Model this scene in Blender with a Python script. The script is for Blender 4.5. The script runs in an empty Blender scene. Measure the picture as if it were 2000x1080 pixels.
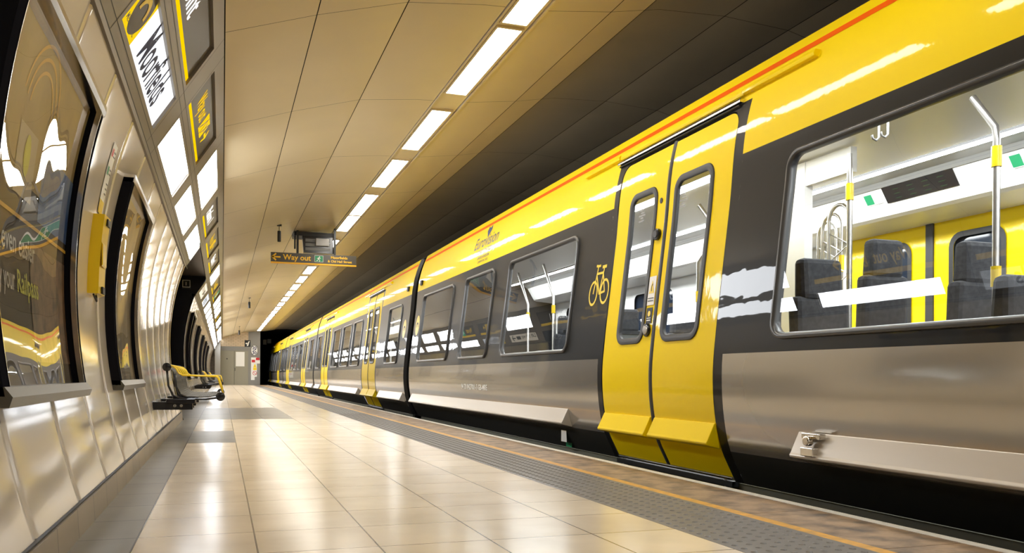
import bpy, bmesh, math, random
import numpy as np
from mathutils import Vector, Matrix
from mathutils.geometry import tessellate_polygon
random.seed(7)
S = bpy.context.scene
C = S.collection
PI = math.pi

# ------------------------------------------------------------------ camera, world, exposure
cam_data = bpy.data.cameras.new('camera')
cam = bpy.data.objects.new('camera', cam_data)
C.objects.link(cam)
TH = math.radians(18.85)
ROLL = 0.006
fw = Vector((math.sin(TH), math.cos(TH), 0))
rt = Vector((math.cos(TH), -math.sin(TH), 0))
up = Vector((0, 0, 1))
r2 = rt * math.cos(ROLL) + up * math.sin(ROLL)
u2 = up * math.cos(ROLL) - rt * math.sin(ROLL)
cam.matrix_world = Matrix(((r2.x, u2.x, -fw.x, 0), (r2.y, u2.y, -fw.y, 0), (r2.z, u2.z, -fw.z, .672), (0, 0, 0, 1)))
cam_data.sensor_width = 36
cam_data.lens = 1658 / 2000 * 36
cam_data.shift_y = (735.4 - 540) / 2000
cam_data.clip_start = .05
cam_data.clip_end = 200
S.camera = cam
S.view_settings.view_transform = 'Standard'
S.view_settings.look = 'None'
S.view_settings.exposure = 1.05
S.view_settings.gamma = 1
S.view_settings.use_curve_mapping = False
world = bpy.data.worlds.new('world')
S.world = world
world.use_nodes = True
world.node_tree.nodes['Background'].inputs[0].default_value = (.02, .018, .014, 1)
world.node_tree.nodes['Background'].inputs[1].default_value = .3
S.cycles.max_bounces = 10
S.cycles.transparent_max_bounces = 16
S.cycles.sample_clamp_indirect = 6
S.cycles.caustics_reflective = False
S.cycles.use_denoising = True
LAMP = 11.0       # tubes behind the ceiling diffusers
BOX = 9.0         # light boxes on the left fascia
TRAINLAMP = 17.0   # light strips inside the carriages

# ------------------------------------------------------------------ materials
MATS = {}
def mat(name, col, rough=.5, metal=0, spec=.5, coat=0, coatr=.05, emit=None, es=0, bump=0, bscale=20, noise=0, nscale=8, ncol=None, stretch=(1, 1, 1)):
    if name in MATS: return MATS[name]
    m = bpy.data.materials.new(name); m.use_nodes = True
    nt = m.node_tree; b = nt.nodes['Principled BSDF']
    b.inputs['Base Color'].default_value = (*col, 1)
    b.inputs['Roughness'].default_value = rough
    b.inputs['Metallic'].default_value = metal
    b.inputs['Specular IOR Level'].default_value = spec
    b.inputs['Coat Weight'].default_value = coat
    b.inputs['Coat Roughness'].default_value = coatr
    if emit:
        b.inputs['Emission Color'].default_value = (*emit, 1)
        b.inputs['Emission Strength'].default_value = es
    if bump or noise:
        tc = nt.nodes.new('ShaderNodeNewGeometry')
        mp = nt.nodes.new('ShaderNodeMapping'); mp.inputs['Scale'].default_value = stretch
        nt.links.new(tc.outputs['Position'], mp.inputs[0])
    if bump:
        n = nt.nodes.new('ShaderNodeTexNoise'); n.inputs['Scale'].default_value = bscale; n.inputs['Detail'].default_value = 2
        bp = nt.nodes.new('ShaderNodeBump'); bp.inputs['Strength'].default_value = 1; bp.inputs['Distance'].default_value = bump
        nt.links.new(mp.outputs[0], n.inputs['Vector']); nt.links.new(n.outputs[0], bp.inputs['Height']); nt.links.new(bp.outputs[0], b.inputs['Normal'])
        if coat: nt.links.new(bp.outputs[0], b.inputs['Coat Normal'])
    if noise:
        n = nt.nodes.new('ShaderNodeTexNoise'); n.inputs['Scale'].default_value = nscale; n.inputs['Detail'].default_value = 6
        r = nt.nodes.new('ShaderNodeMix'); r.data_type = 'RGBA'
        r.inputs['A'].default_value = (*col, 1)
        nc = ncol or tuple(c * .5 for c in col)
        r.inputs['B'].default_value = (*nc, 1)
        rmp = nt.nodes.new('ShaderNodeMapRange'); rmp.inputs[1].default_value = .4; rmp.inputs[2].default_value = .7; rmp.inputs[4].default_value = noise
        nt.links.new(mp.outputs[0], n.inputs['Vector']); nt.links.new(n.outputs[0], rmp.inputs[0]); nt.links.new(rmp.outputs[0], r.inputs['Factor'])
        nt.links.new(r.outputs['Result'], b.inputs['Base Color'])
    MATS[name] = m
    return m
def lamp_mat(name, col, s):
    if name in MATS: return MATS[name]
    m = bpy.data.materials.new(name); m.use_nodes = True
    nt = m.node_tree; nt.nodes.clear()
    e = nt.nodes.new('ShaderNodeEmission'); e.inputs[0].default_value = (*col, 1); e.inputs[1].default_value = s
    o = nt.nodes.new('ShaderNodeOutputMaterial'); nt.links.new(e.outputs[0], o.inputs[0])
    MATS[name] = m; return m
def glass_mat(name, tint, ior, wave=0, wscale=1, rough=.0, gain=1.0):
    m = bpy.data.materials.new(name); m.use_nodes = True
    nt = m.node_tree; nt.nodes.clear()
    t = nt.nodes.new('ShaderNodeBsdfTransparent'); t.inputs[0].default_value = (*tint, 1)
    g = nt.nodes.new('ShaderNodeBsdfGlossy'); g.inputs['Roughness'].default_value = rough
    fr = nt.nodes.new('ShaderNodeFresnel'); fr.inputs[0].default_value = ior
    ml = nt.nodes.new('ShaderNodeMath'); ml.operation = 'MULTIPLY'; ml.inputs[1].default_value = gain; nt.links.new(fr.outputs[0], ml.inputs[0])
    mx = nt.nodes.new('ShaderNodeMixShader'); o = nt.nodes.new('ShaderNodeOutputMaterial')
    nt.links.new(ml.outputs[0], mx.inputs[0]); nt.links.new(t.outputs[0], mx.inputs[1]); nt.links.new(g.outputs[0], mx.inputs[2]); nt.links.new(mx.outputs[0], o.inputs[0])
    if wave:
        tc = nt.nodes.new('ShaderNodeNewGeometry'); n = nt.nodes.new('ShaderNodeTexNoise'); n.inputs['Scale'].default_value = wscale; n.inputs['Detail'].default_value = 0
        bp = nt.nodes.new('ShaderNodeBump'); bp.inputs['Distance'].default_value = wave
        nt.links.new(tc.outputs['Position'], n.inputs['Vector']); nt.links.new(n.outputs[0], bp.inputs['Height']); nt.links.new(bp.outputs[0], g.inputs['Normal']); nt.links.new(bp.outputs[0], fr.inputs['Normal'])
    MATS[name] = m; return m

def brick_mat(name, c1, c2, mortar, w, h, ms, ox=0, oy=0, rough=.2, plane='XY', offset=0, coat=0, bump=.001, spec=.5):
    m = bpy.data.materials.new(name); m.use_nodes = True
    nt = m.node_tree; b = nt.nodes['Principled BSDF']
    g = nt.nodes.new('ShaderNodeNewGeometry'); sx = nt.nodes.new('ShaderNodeSeparateXYZ'); cb = nt.nodes.new('ShaderNodeCombineXYZ')
    nt.links.new(g.outputs['Position'], sx.inputs[0])
    def addc(sock, v):
        a = nt.nodes.new('ShaderNodeMath'); a.operation = 'ADD'; nt.links.new(sock, a.inputs[0]); a.inputs[1].default_value = v; return a.outputs[0]
    nt.links.new(addc(sx.outputs[plane[0]], ox), cb.inputs[0]); nt.links.new(addc(sx.outputs[plane[1]], oy), cb.inputs[1])
    br = nt.nodes.new('ShaderNodeTexBrick'); br.offset = offset; br.squash = 1
    br.inputs['Scale'].default_value = 1; br.inputs['Brick Width'].default_value = w; br.inputs['Row Height'].default_value = h
    br.inputs['Mortar Size'].default_value = ms; br.inputs['Mortar Smooth'].default_value = .1
    br.inputs['Color1'].default_value = (*c1, 1); br.inputs['Color2'].default_value = (*c2, 1); br.inputs['Mortar'].default_value = (*mortar, 1)
    nt.links.new(cb.outputs[0], br.inputs['Vector'])
    n = nt.nodes.new('ShaderNodeTexNoise'); n.inputs['Scale'].default_value = 2.2; n.inputs['Detail'].default_value = 8
    nt.links.new(g.outputs['Position'], n.inputs['Vector'])
    mr = nt.nodes.new('ShaderNodeMapRange'); mr.inputs[1].default_value = .3; mr.inputs[2].default_value = .75; mr.inputs[3].default_value = 1.06; mr.inputs[4].default_value = .84
    nt.links.new(n.outputs[0], mr.inputs[0])
    mul = nt.nodes.new('ShaderNodeVectorMath'); mul.operation = 'SCALE'
    nt.links.new(br.outputs['Color'], mul.inputs[0]); nt.links.new(mr.outputs[0], mul.inputs['Scale'])
    nt.links.new(mul.outputs[0], b.inputs['Base Color'])
    rr = nt.nodes.new('ShaderNodeMapRange'); rr.inputs[3].default_value = rough; rr.inputs[4].default_value = rough + .03; b.inputs['Specular IOR Level'].default_value = spec
    nt.links.new(n.outputs[0], rr.inputs[0]); nt.links.new(rr.outputs[0], b.inputs['Roughness'])
    b.inputs['Coat Weight'].default_value = coat
    bp = nt.nodes.new('ShaderNodeBump'); bp.inputs['Distance'].default_value = bump; bp.invert = True
    nt.links.new(br.outputs['Fac'], bp.inputs['Height']); nt.links.new(bp.outputs[0], b.inputs['Normal'])
    MATS[name] = m; return m

YEL = mat('train_yellow', (1.0, .735, .0005), .5, spec=.12, coat=.48, coatr=.055, bump=.0010, bscale=9, stretch=(1, 1.3, .6))
DARK = mat('train_charcoal', (.014, .0138, .0125), .4, spec=.1, coat=.5, coatr=.02, bump=.0012, bscale=3.5, stretch=(1, 1, 2))
SILV = mat('train_silver', (.53, .505, .46), .17, metal=.7, coat=.5, coatr=.03, bump=.0006, bscale=2.5, stretch=(1, .4, 3))
SKIRT = mat('train_skirt', (.02, .019, .016), .45)
SILL = mat('train_sill', (.17, .17, .13), .5)
SILVBOX = mat('fairing_silver', (.60, .55, .48), .33, metal=.3, coat=.3, coatr=.1)
ORANGE = mat('train_orange_line', (.9, .13, .002), .5, spec=.1)
RUB = mat('rubber', (.012, .012, .012), .45)
FRAME = mat('window_frame_grey', (.07, .07, .07), .32, metal=.2, coat=.25, coatr=.15)
DFRAME = mat('door_frame_grey', (.05, .05, .052), .4, spec=.3)
CHROME = mat('chrome', (.75, .73, .70), .12, metal=1)
STEEL = mat('brushed_steel', (.55, .53, .50), .3, metal=.9)
BLACK = mat('black_paint', (.006, .006, .006), .5)
BLACKG = mat('black_gloss', (.01, .01, .012), .18)
VOID = mat('void_dark', (.003, .003, .003), .9)
YPLAIN = mat('yellow_plastic', (.90, .62, .01), .3, coat=.4)
YDECAL = mat('yellow_decal', (.92, .66, .01), .35)
WDECAL = mat('white_decal', (.85, .84, .80), .4)
GLASS = glass_mat('train_glass', (.84, .86, .84), 1.75, wave=.0006, wscale=2.0)
PGLASS = glass_mat('poster_glazing', (.97, .97, .95), 1.45, wave=.008, wscale=1.7, gain=.42)
PANEL = mat('wall_enamel', (.64, .575, .49), .08, spec=.7, bump=.0009, bscale=2.2, stretch=(1, 1, .35))
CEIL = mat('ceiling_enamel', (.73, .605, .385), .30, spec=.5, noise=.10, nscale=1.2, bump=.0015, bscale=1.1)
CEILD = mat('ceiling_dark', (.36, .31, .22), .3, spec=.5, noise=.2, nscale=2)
CASE = mat('fascia_metal', (.22, .185, .145), .35, metal=.35, spec=.4)
SOFFIT = mat('soffit_metal', (.22, .18, .14), .3, metal=.7, bump=.0008, bscale=30, stretch=(1, .05, 1))
SIGND = mat('sign_dark', (.085, .07, .055), .3, spec=.12)
POSTD = mat('poster_dark', (.075, .055, .035), .5, spec=.1)
PFRAME = mat('poster_frame_black', (.012, .012, .016), .6, spec=0.0)
PRAIL = mat('poster_rail', (.10, .095, .08), .35, metal=.3)
LITW = lamp_mat('lightbox_white', (.93, .96, 1.0), BOX)
LITNAME = lamp_mat('name_sign_white', (.93, .96, 1.0), .62)
LITY = lamp_mat('lightbox_yellow', (1.0, .68, .01), .46)
LITSTRIPE = lamp_mat('stripe_yellow', (1.0, .60, .0), .55)
LITTEXT = lamp_mat('lit_text', (.95, .92, .85), .9)
LITCREAM = lamp_mat('lightbox_cream', (.95, .82, .62), .6)
LITBLUE = mat('navy_text', (.005, .02, .12), .5)
TUBE = lamp_mat('diffuser_light', (1.0, .955, .87), LAMP)
TSTRIP = lamp_mat('carriage_light', (.93, .96, 1.0), TRAINLAMP)
GREEN = lamp_mat('exit_green', (.01, .30, .12), .8)
GREENP = mat('green_paint', (.01, .25, .10), .4)
RED = mat('red_paint', (.6, .01, .02), .4)
INWHITE = mat('interior_white', (.86, .85, .82), .35)
INGREY = mat('interior_grey', (.30, .30, .29), .4)
SEATM = mat('seat_moquette', (.03, .032, .036), .9, noise=.5, nscale=30, ncol=(.08, .08, .085))
SEATG = mat('seat_shell', (.12, .13, .135), .4)
FARG = mat('far_window', (.02, .03, .05), .05)
FLOOR = brick_mat('floor_tiles', (.74, .62, .46), (.69, .57, .42), (.09, .065, .04), .457, .463, .0035, ox=.325 + .457 * 10, oy=20 * .463 - 3.794, rough=.19)
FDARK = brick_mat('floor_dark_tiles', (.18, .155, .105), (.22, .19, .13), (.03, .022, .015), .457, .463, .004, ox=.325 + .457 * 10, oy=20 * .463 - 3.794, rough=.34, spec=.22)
SKT = brick_mat('skirting_stone', (.33, .26, .17), (.28, .225, .15), (.03, .022, .015), .45, 3, .004, ox=20, oy=1, rough=.3, plane='YZ')
WBRICK = brick_mat('cream_brick', (.72, .56, .36), (.66, .51, .33), (.30, .22, .14), .3, .10, .008, ox=5, oy=0, rough=.4, plane='XZ', offset=.5)
TACT = mat('tactile_grey', (.155, .14, .125), .42, noise=.5, nscale=14, ncol=(.10, .09, .08))
COPE = mat('coping_worn', (.36, .24, .14), .5, noise=1, nscale=7, ncol=(.085, .06, .042), bump=.004, bscale=30)
YLINE = mat('yellow_line', (.72, .36, .03), .45, noise=.75, nscale=18, ncol=(.36, .20, .06))
WLINE = mat('white_line', (.82, .79, .73), .5, noise=.4, nscale=25, ncol=(.50, .46, .40))
GDOOR = mat('grey_door', (.30, .28, .21), .4)
GFRAME = mat('grey_frame', (.24, .23, .21), .4)

# ------------------------------------------------------------------ mesh builder
class M:
    def __init__(s): s.v = []; s.f = []
    def add(s, vs, fs):
        n = len(s.v); s.v += [tuple(v) for v in vs]; s.f += [tuple(i + n for i in f) for f in fs]; return s
    def box(s, x0, x1, y0, y1, z0, z1):
        return s.add([(x0, y0, z0), (x1, y0, z0), (x1, y1, z0), (x0, y1, z0), (x0, y0, z1), (x1, y0, z1), (x1, y1, z1), (x0, y1, z1)],
                     [(0, 3, 2, 1), (4, 5, 6, 7), (0, 1, 5, 4), (1, 2, 6, 5), (2, 3, 7, 6), (3, 0, 4, 7)])
    def prism(s, sec, y0, y1):      # section in (x, z), swept along y
        n = len(sec)
        return s.add([(x, y0, z) for x, z in sec] + [(x, y1, z) for x, z in sec],
                     [tuple(range(n)), tuple(range(2 * n - 1, n - 1, -1))] + [(i, i + n, (i + 1) % n + n, (i + 1) % n) for i in range(n)])
    def tube(s, pts, r, n=8, closed=False):
        P = [Vector(p) for p in pts]; k = len(P); base = len(s.v); ref = None
        for i, p in enumerate(P):
            a = P[(i - 1) % k] if (i or closed) else p; b = P[(i + 1) % k] if (i < k - 1 or closed) else p
            t = (b - a).normalized()
            if ref is None: ref = Vector((0, 0, 1)) if abs(t.z) < .9 else Vector((1, 0, 0))
            e = (ref - t * ref.dot(t)).normalized(); ref = e; g = t.cross(e)
            rr = r[i] if isinstance(r, (list, tuple)) else r
            for j in range(n):
                q = 2 * PI * j / n; s.v.append(tuple(p + e * math.cos(q) * rr + g * math.sin(q) * rr))
        m = k if closed else k - 1
        for i in range(m):
            for j in range(n):
                a = base + i * n + j; b = base + i * n + (j + 1) % n; c = base + ((i + 1) % k) * n + (j + 1) % n; d = base + ((i + 1) % k) * n + j
                s.f.append((a, b, c, d))
        if not closed:
            s.f.append(tuple(base + j for j in reversed(range(n)))); s.f.append(tuple(base + (k - 1) * n + j for j in range(n)))
        return s
    def lathe(s, o, ax, prof, n=16):   # prof: list of (dist along axis, radius)
        return s.tube([Vector(o) + Vector(ax) * d for d, _ in prof], [r for _, r in prof], n)
    def grid(s, rows):
        n = len(rows[0]); b = len(s.v)
        for r in rows: s.v += [tuple(p) for p in r]
        for i in range(len(rows) - 1):
            for j in range(n - 1):
                s.f.append((b + i * n + j, b + i * n + j + 1, b + (i + 1) * n + j + 1, b + (i + 1) * n + j))
        return s
    def flat(s, polys, fn):           # 2D polygons mapped to the surface by fn(u, v)
        for p in polys:
            if isinstance(p, tuple): vs, fs = p
            else: vs, fs = p, [tuple(range(len(p)))]
            s.add([fn(*q) for q in vs], fs)
        return s
    def build(s, name, m, parent=None, smooth=False, angle=None, bevel=0):
        me = bpy.data.meshes.new(name); me.from_pydata(s.v, [], s.f); me.update()
        bm = bmesh.new(); bm.from_mesh(me); bmesh.ops.remove_doubles(bm, verts=bm.verts, dist=1e-5); bmesh.ops.recalc_face_normals(bm, faces=bm.faces); bm.to_mesh(me); bm.free()
        me.materials.append(m)
        if smooth:
            me.polygons.foreach_set('use_smooth', [True] * len(me.polygons))
            if angle: me.set_sharp_from_angle(angle=math.radians(angle))
        o = bpy.data.objects.new(name, me); C.objects.link(o)
        if parent: o.parent = parent
        if bevel:
            b = o.modifiers.new('bevel', 'BEVEL'); b.width = bevel; b.segments = 2; b.limit_method = 'ANGLE'
        return o
def thing(name, label, cat, loc=(0, 0, 0), group=None):
    o = bpy.data.objects.new(name, None); C.objects.link(o); o.location = (0, 0, 0); o.empty_display_size = .1
    o['label'] = label; o['category'] = cat
    if group: o['group'] = group
    return o
def tag(o, label, cat, group=None):
    o['label'] = label; o['category'] = cat
    if group: o['group'] = group
    return o
def struct(o): o['kind'] = 'structure'; return o
def lab(o, t): o['label'] = t; return o
ORD = ['first', 'second', 'third', 'fourth', 'fifth', 'sixth', 'seventh', 'eighth', 'ninth', 'tenth', 'eleventh', 'twelfth', 'thirteenth', 'fourteenth', 'fifteenth', 'sixteenth', 'seventeenth', 'eighteenth', 'nineteenth', 'twentieth', 'twenty-first', 'twenty-second', 'twenty-third', 'twenty-fourth', 'twenty-fifth', 'twenty-sixth']

# 2D shapes
def text2d(txt, size=1, bold=0, align='LEFT', mirror=False, shear=0):
    cu = bpy.data.curves.new('t', 'FONT'); cu.body = txt; cu.size = size; cu.offset = bold * size; cu.align_x = align; cu.resolution_u = 3; cu.shear = shear
    o = bpy.data.objects.new('t', cu); C.objects.link(o)
    dg = bpy.context.evaluated_depsgraph_get(); me = o.evaluated_get(dg).to_mesh()
    vs = [(v.co.x, v.co.y) for v in me.vertices]; fs = [tuple(p.vertices) for p in me.polygons]
    o.evaluated_get(dg).to_mesh_clear(); bpy.data.objects.remove(o); bpy.data.curves.remove(cu)
    return [(vs, fs)]
def shift(ps, dx, dy, sx=1, sy=1):
    out = []
    for p in ps:
        vs, fs = p if isinstance(p, tuple) else (p, None)
        vs = [(x * sx + dx, y * sy + dy) for x, y in vs]
        out.append((vs, fs) if fs else vs)
    return out
def fitw(ps, w):     # scale the width of a text to w
    mx = max(x for p in ps for x, _ in (p[0] if isinstance(p, tuple) else p)); mn = min(x for p in ps for x, _ in (p[0] if isinstance(p, tuple) else p))
    k = w / (mx - mn); return shift(ps, -mn * k, 0, k, 1)
def rect(x0, y0, x1, y1): return [[(x0, y0), (x1, y0), (x1, y1), (x0, y1)]]
def circle(cx, cy, r, n=24, ry=None): return [[(cx + r * math.cos(2 * PI * i / n), cy + (ry or r) * math.sin(2 * PI * i / n)) for i in range(n)]]
def ring(cx, cy, r, w, n=28, ry=None, a0=0, a1=2 * PI):
    ry = ry or r; out = []
    for i in range(n):
        a = a0 + (a1 - a0) * i / n; b = a0 + (a1 - a0) * (i + 1) / n
        out.append([(cx + r * math.cos(a), cy + ry * math.sin(a)), (cx + r * math.cos(b), cy + ry * math.sin(b)), (cx + (r - w) * math.cos(b), cy + (ry - w) * math.sin(b)), (cx + (r - w) * math.cos(a), cy + (ry - w) * math.sin(a))])
    return out
def stroke(pts, w):
    out = []
    for a, b in zip(pts, pts[1:]):
        d = Vector((b[0] - a[0], b[1] - a[1])); L = d.length; d /= L; n = Vector((-d.y, d.x)) * w / 2; e = d * w * .3
        out.append([(a[0] - e.x + n.x, a[1] - e.y + n.y), (a[0] - e.x - n.x, a[1] - e.y - n.y), (b[0] + e.x - n.x, b[1] + e.y - n.y), (b[0] + e.x + n.x, b[1] + e.y + n.y)])
    return out
def sqring(x, y, w, h, t): return rect(x, y, x + w, y + t) + rect(x, y + h - t, x + w, y + h) + rect(x, y, x + t, y + h) + rect(x + w - t, y, x + w, y + h)
def arrow(x, y, s, d=1):   # arrow of size s pointing to +x (d=1) or -x
    ps = stroke([(-.5, 0), (.4, 0)], .2) + stroke([(.05, .4), (.48, 0)], .2) + stroke([(.05, -.4), (.48, 0)], .2)
    return shift(ps, x, y, s * d, s)
def runner(x, y, s):       # running figure of height s, origin bottom left
    ps = circle(.62, .86, .1, 10) + [[(.38, .72), (.62, .76), (.55, .42), (.34, .42)]] + stroke([(.6, .7), (.8, .55)], .09) + stroke([(.4, .68), (.2, .5)], .09) + stroke([(.5, .42), (.68, .22), (.6, .02)], .1) + stroke([(.4, .42), (.3, .2), (.08, .14)], .1)
    return shift(ps, x, y, s, s)
def rrect(x0, y0, x1, y1, r, n=6):
    out = []
    for cx, cy, a in ((x1 - r, y1 - r, 0), (x0 + r, y1 - r, PI / 2), (x0 + r, y0 + r, PI), (x1 - r, y0 + r, 1.5 * PI)):
        for i in range(n + 1):
            q = a + PI / 2 * i / n; out.append((cx + r * math.cos(q), cy + r * math.sin(q)))
    return out

# ------------------------------------------------------------------ the tunnel section
def WX(z): return -.74 + (z - 1.15) ** 2 / 6.4      # left wall
YB, YE = -9.0, 60.0
CPTS = [(0, 3.125), (.65, 3.345), (1.33, 3.54), (1.94, 3.61), (2.5, 3.64), (3.03, 3.71), (3.5, 3.80), (4.1, 3.835), (4.8, 3.80), (5.6, 3.62), (6.25, 3.2), (6.6, 2.6), (6.8, 1.6), (6.75, .4), (6.6, -1.1)]
def CZ(x): return float(np.interp(x, [p[0] for p in CPTS[:11]], [p[1] for p in CPTS[:11]]))

# floor
fl = M(); fl.box(-.325, 1.905, YB, YE, -.12, 0)
struct(fl.build('floor', FLOOR))
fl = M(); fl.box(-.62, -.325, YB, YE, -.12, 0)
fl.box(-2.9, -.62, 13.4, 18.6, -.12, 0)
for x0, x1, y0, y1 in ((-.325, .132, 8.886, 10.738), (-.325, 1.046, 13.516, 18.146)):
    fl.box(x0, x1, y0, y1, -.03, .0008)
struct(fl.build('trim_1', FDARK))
struct(M().box(1.905, 2.405, YB, YE, -.12, .001).build('trim_2', TACT))
struct(M().box(2.405, 2.47, YB, YE, -.12, .001).build('trim_3', YLINE))
cp = M()
for k in range(80):
    y0 = YB + k * .9
    if y0 < YE: cp.box(2.47, 2.872, y0, min(y0 + .894, YE), -.12, 0)
struct(cp.build('trim_4', COPE))
struct(M().box(2.872, 2.935, YB, YE, -.12, .002).build('trim_5', WLINE))
bl = M()
for i in range(int((15 - 2.4) / .066)):
    for j in range(7):
        cx, cy = 1.945 + j * .068, 2.4 + i * .066
        b = len(bl.v)
        for r, z in ((.0155, .001), (.0125, .0048), (.006, .0062)):
            for q in range(6): bl.v.append((cx + r * math.cos(q * PI / 3), cy + r * math.sin(q * PI / 3), z))
        for l in range(2):
            for q in range(6): bl.f.append((b + l * 6 + q, b + l * 6 + (q + 1) % 6, b + l * 6 + 6 + (q + 1) % 6, b + l * 6 + 6 + q))
        bl.f.append(tuple(b + 12 + q for q in range(6)))
bo = bl.build('trim_6', TACT, smooth=True); struct(bo)
rd = M()
for j in range(7): rd.box(1.932 + j * .068, 1.958 + j * .068, 15, YE, 0, .005)
struct(rd.build('trim_7', TACT))
# platform face, track bed, far tunnel wall
struct(M().box(2.80, 2.90, YB, YE, -1.15, -.12).build('wall_platform_edge', SKIRT))
struct(M().box(2.80, 6.8, YB, 80, -1.25, -1.1).build('floor_track', VOID))
g = M(); sec = CPTS[9:]
g.grid([[(x, y, z) for x, z in sec] for y in (YB, 80)])
struct(g.build('wall_right', mat('tunnel_wall', (.05, .045, .038), .6), smooth=True))

# ceiling panels with open joints and a dark void behind
ce = M(); cd = M(); cb = M()
bx = [0.004, .65, 1.335, 2.13, 2.48, 3.05, 3.36, 4.14, 4.8, 5.6]
yj = [8.87 + 2.44 * k for k in range(-8, 22)]
for a, b in zip(bx, bx[1:]):
    if abs(a - 2.13) < .01: continue
    xs = [a + .004] + [p[0] for p in CPTS if a + .05 < p[0] < b - .05] + [b - .004]
    for y0, y1 in zip(yj, yj[1:]):
        y1 = min(y1, 80 if a > 2.4 else YE)
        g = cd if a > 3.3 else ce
        r0 = [(x, y0 + .003, CZ(x)) for x in xs]; r1 = [(x, y1 - .003, CZ(x)) for x in xs]
        g.grid([r0, r1])
struct(ce.build('ceiling', CEIL, smooth=True))
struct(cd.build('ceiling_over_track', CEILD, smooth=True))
cb.grid([[(x, y, CZ(x) + .02) for x in [-.02] + [p[0] for p in CPTS[1:10]]] for y in (YB - 2, 80)])
struct(cb.build('ceiling_void', VOID))
# lighting trough between the panels
tr = M()
tr.box(2.134, 2.15, YB, YE, CZ(2.14) - .012, CZ(2.14) + .015); tr.box(2.46, 2.476, YB, YE, CZ(2.47) - .012, CZ(2.47) + .015)
tr.grid([[(2.160, y, CZ(2.15) + .004), (2.450, y, CZ(2.46) + .004)] for y in (YB, YE)])
struct(tr.build('trim_8', CEIL))
lights = [(-6.8, -5.05), (-4.45, -2.7), (-2.1, -.35), (.25, 2.0), (2.6, 4.35), (4.95, 6.70), (6.82, 8.57), (9.18, 10.87), (11.47, 13.2), (13.82, 15.66), (15.77, 17.5)]
yy = 18.7
while yy < 57.5: lights.append((yy, yy + 1.74)); yy += 2.4
LG = 'ceiling lights set in one line above the platform'
for i, (a, b) in enumerate(lights):
    n = i - 5
    t = thing('ceiling_light', 'row' if n < 0 else ('recessed white ceiling light, %s in the line from the near end' % ORD[n]), 'ceiling light', group=LG)
    if n < 0: t['label'] = 'recessed white ceiling light, %s one behind the viewpoint' % ORD[-n - 1]
    x0, x1, z = 2.185, 2.395, CZ(2.3) + .002
    d = M(); d.box(x0, x1, a, b, z - .016, z - .004); d.build('diffuser', TUBE, t)
    fr = M()
    for q in ((x0 - .018, x0 - .001, a - .03, b + .03), (x1 + .001, x1 + .018, a - .03, b + .03), (x0 - .001, x1 + .001, a - .03, a - .001), (x0 - .001, x1 + .001, b + .001, b + .03)):
        fr.box(*q, z - .02, z + .004)
    fr.build('frame', CEIL, t)

# left wall: enamel panels, each slightly pillowed between vertical joints
def wall_piece(name, ya, yb, z0=.12, z1=2.31):
    w = M(); P = .905; y = ya; zs = np.linspace(z0, z1, 22); first = 4.06 + P * math.floor((ya - 4.06) / P)
    k = first
    while k < yb - .01:
        a, b = max(k, ya), min(k + P, yb)
        if b - a > .03:
            rows = []
            for t in (0, .006, .02, .06, .15, .3, .5, .7, .85, .94, .98, .994, 1):
                yv = a + (b - a) * t; s = abs(2 * t - 1); off = -.0022 * s ** 5 - (.006 if s > .985 else 0)
                rows.append([(WX(z) + off, yv, z) for z in zs])
            w.grid(rows)
        k += P
    return struct(w.build(name, PANEL, smooth=True, angle=50))
wall_piece('wall_left', YB, 13.45)
wall_piece('wall_left_far', 18.5, YE)
sk = M()
for a, b in ((YB, 13.45), (18.5, YE)):
    sk.prism([(-.62, 0), (-.548, 0), (-.556, .118), (-.62, .120)], a, b)
struct(sk.build('baseboard_left', SKT))
struct(M().box(-.60, -.563, YB, 13.45, .1195, .126).build('trim_9', BLACK))
# passage opening in the left wall
ps = M()
zs = np.linspace(0, 2.69, 14)
for yc, s in ((18.5, 1), (13.45, -1)):
    zs = np.linspace(0, 2.69 if s > 0 else 2.3, 14)
    ps.grid([[(WX(z) - .002 if z < 2.31 else -.52 + (z - 2.31) * .6, yc, z) for z in zs], [(-2.9, yc, z) for z in zs]])
ps.grid([[(-2.9, 13.45, 0), (-2.9, 18.5, 0)], [(-2.9, 13.45, 2.7), (-2.9, 18.5, 2.7)]])
struct(ps.build('wall_passage', BLACKG, smooth=False))
struct(M().box(-2.9, -.33, 13.45, 18.5, 2.69, 2.72).build('ceiling_passage', SOFFIT))
nt_ = M()
nt_.grid([[(WX(z) + .012, y, z) for z in np.linspace(.12, 2.3, 16)] for y in (13.37, 13.45)])
struct(nt_.build('trim_10', YPLAIN, smooth=True))
ex = thing('exit_notice', 'small black notice with white outline on the dark passage jamb', 'sign')
M().box(-.78, -.62, 18.47, 18.495, 2.42, 2.62).build('plate', BLACK, ex)
q = M(); q.flat(sqring(-.075, -.075, .15, .15, .012) + shift(text2d('1', .1, .02), -.03, -.035), lambda u, v: (-.70 + u, 18.465, 2.52 + v)); q.build('pictogram', WDECAL, ex)

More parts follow.
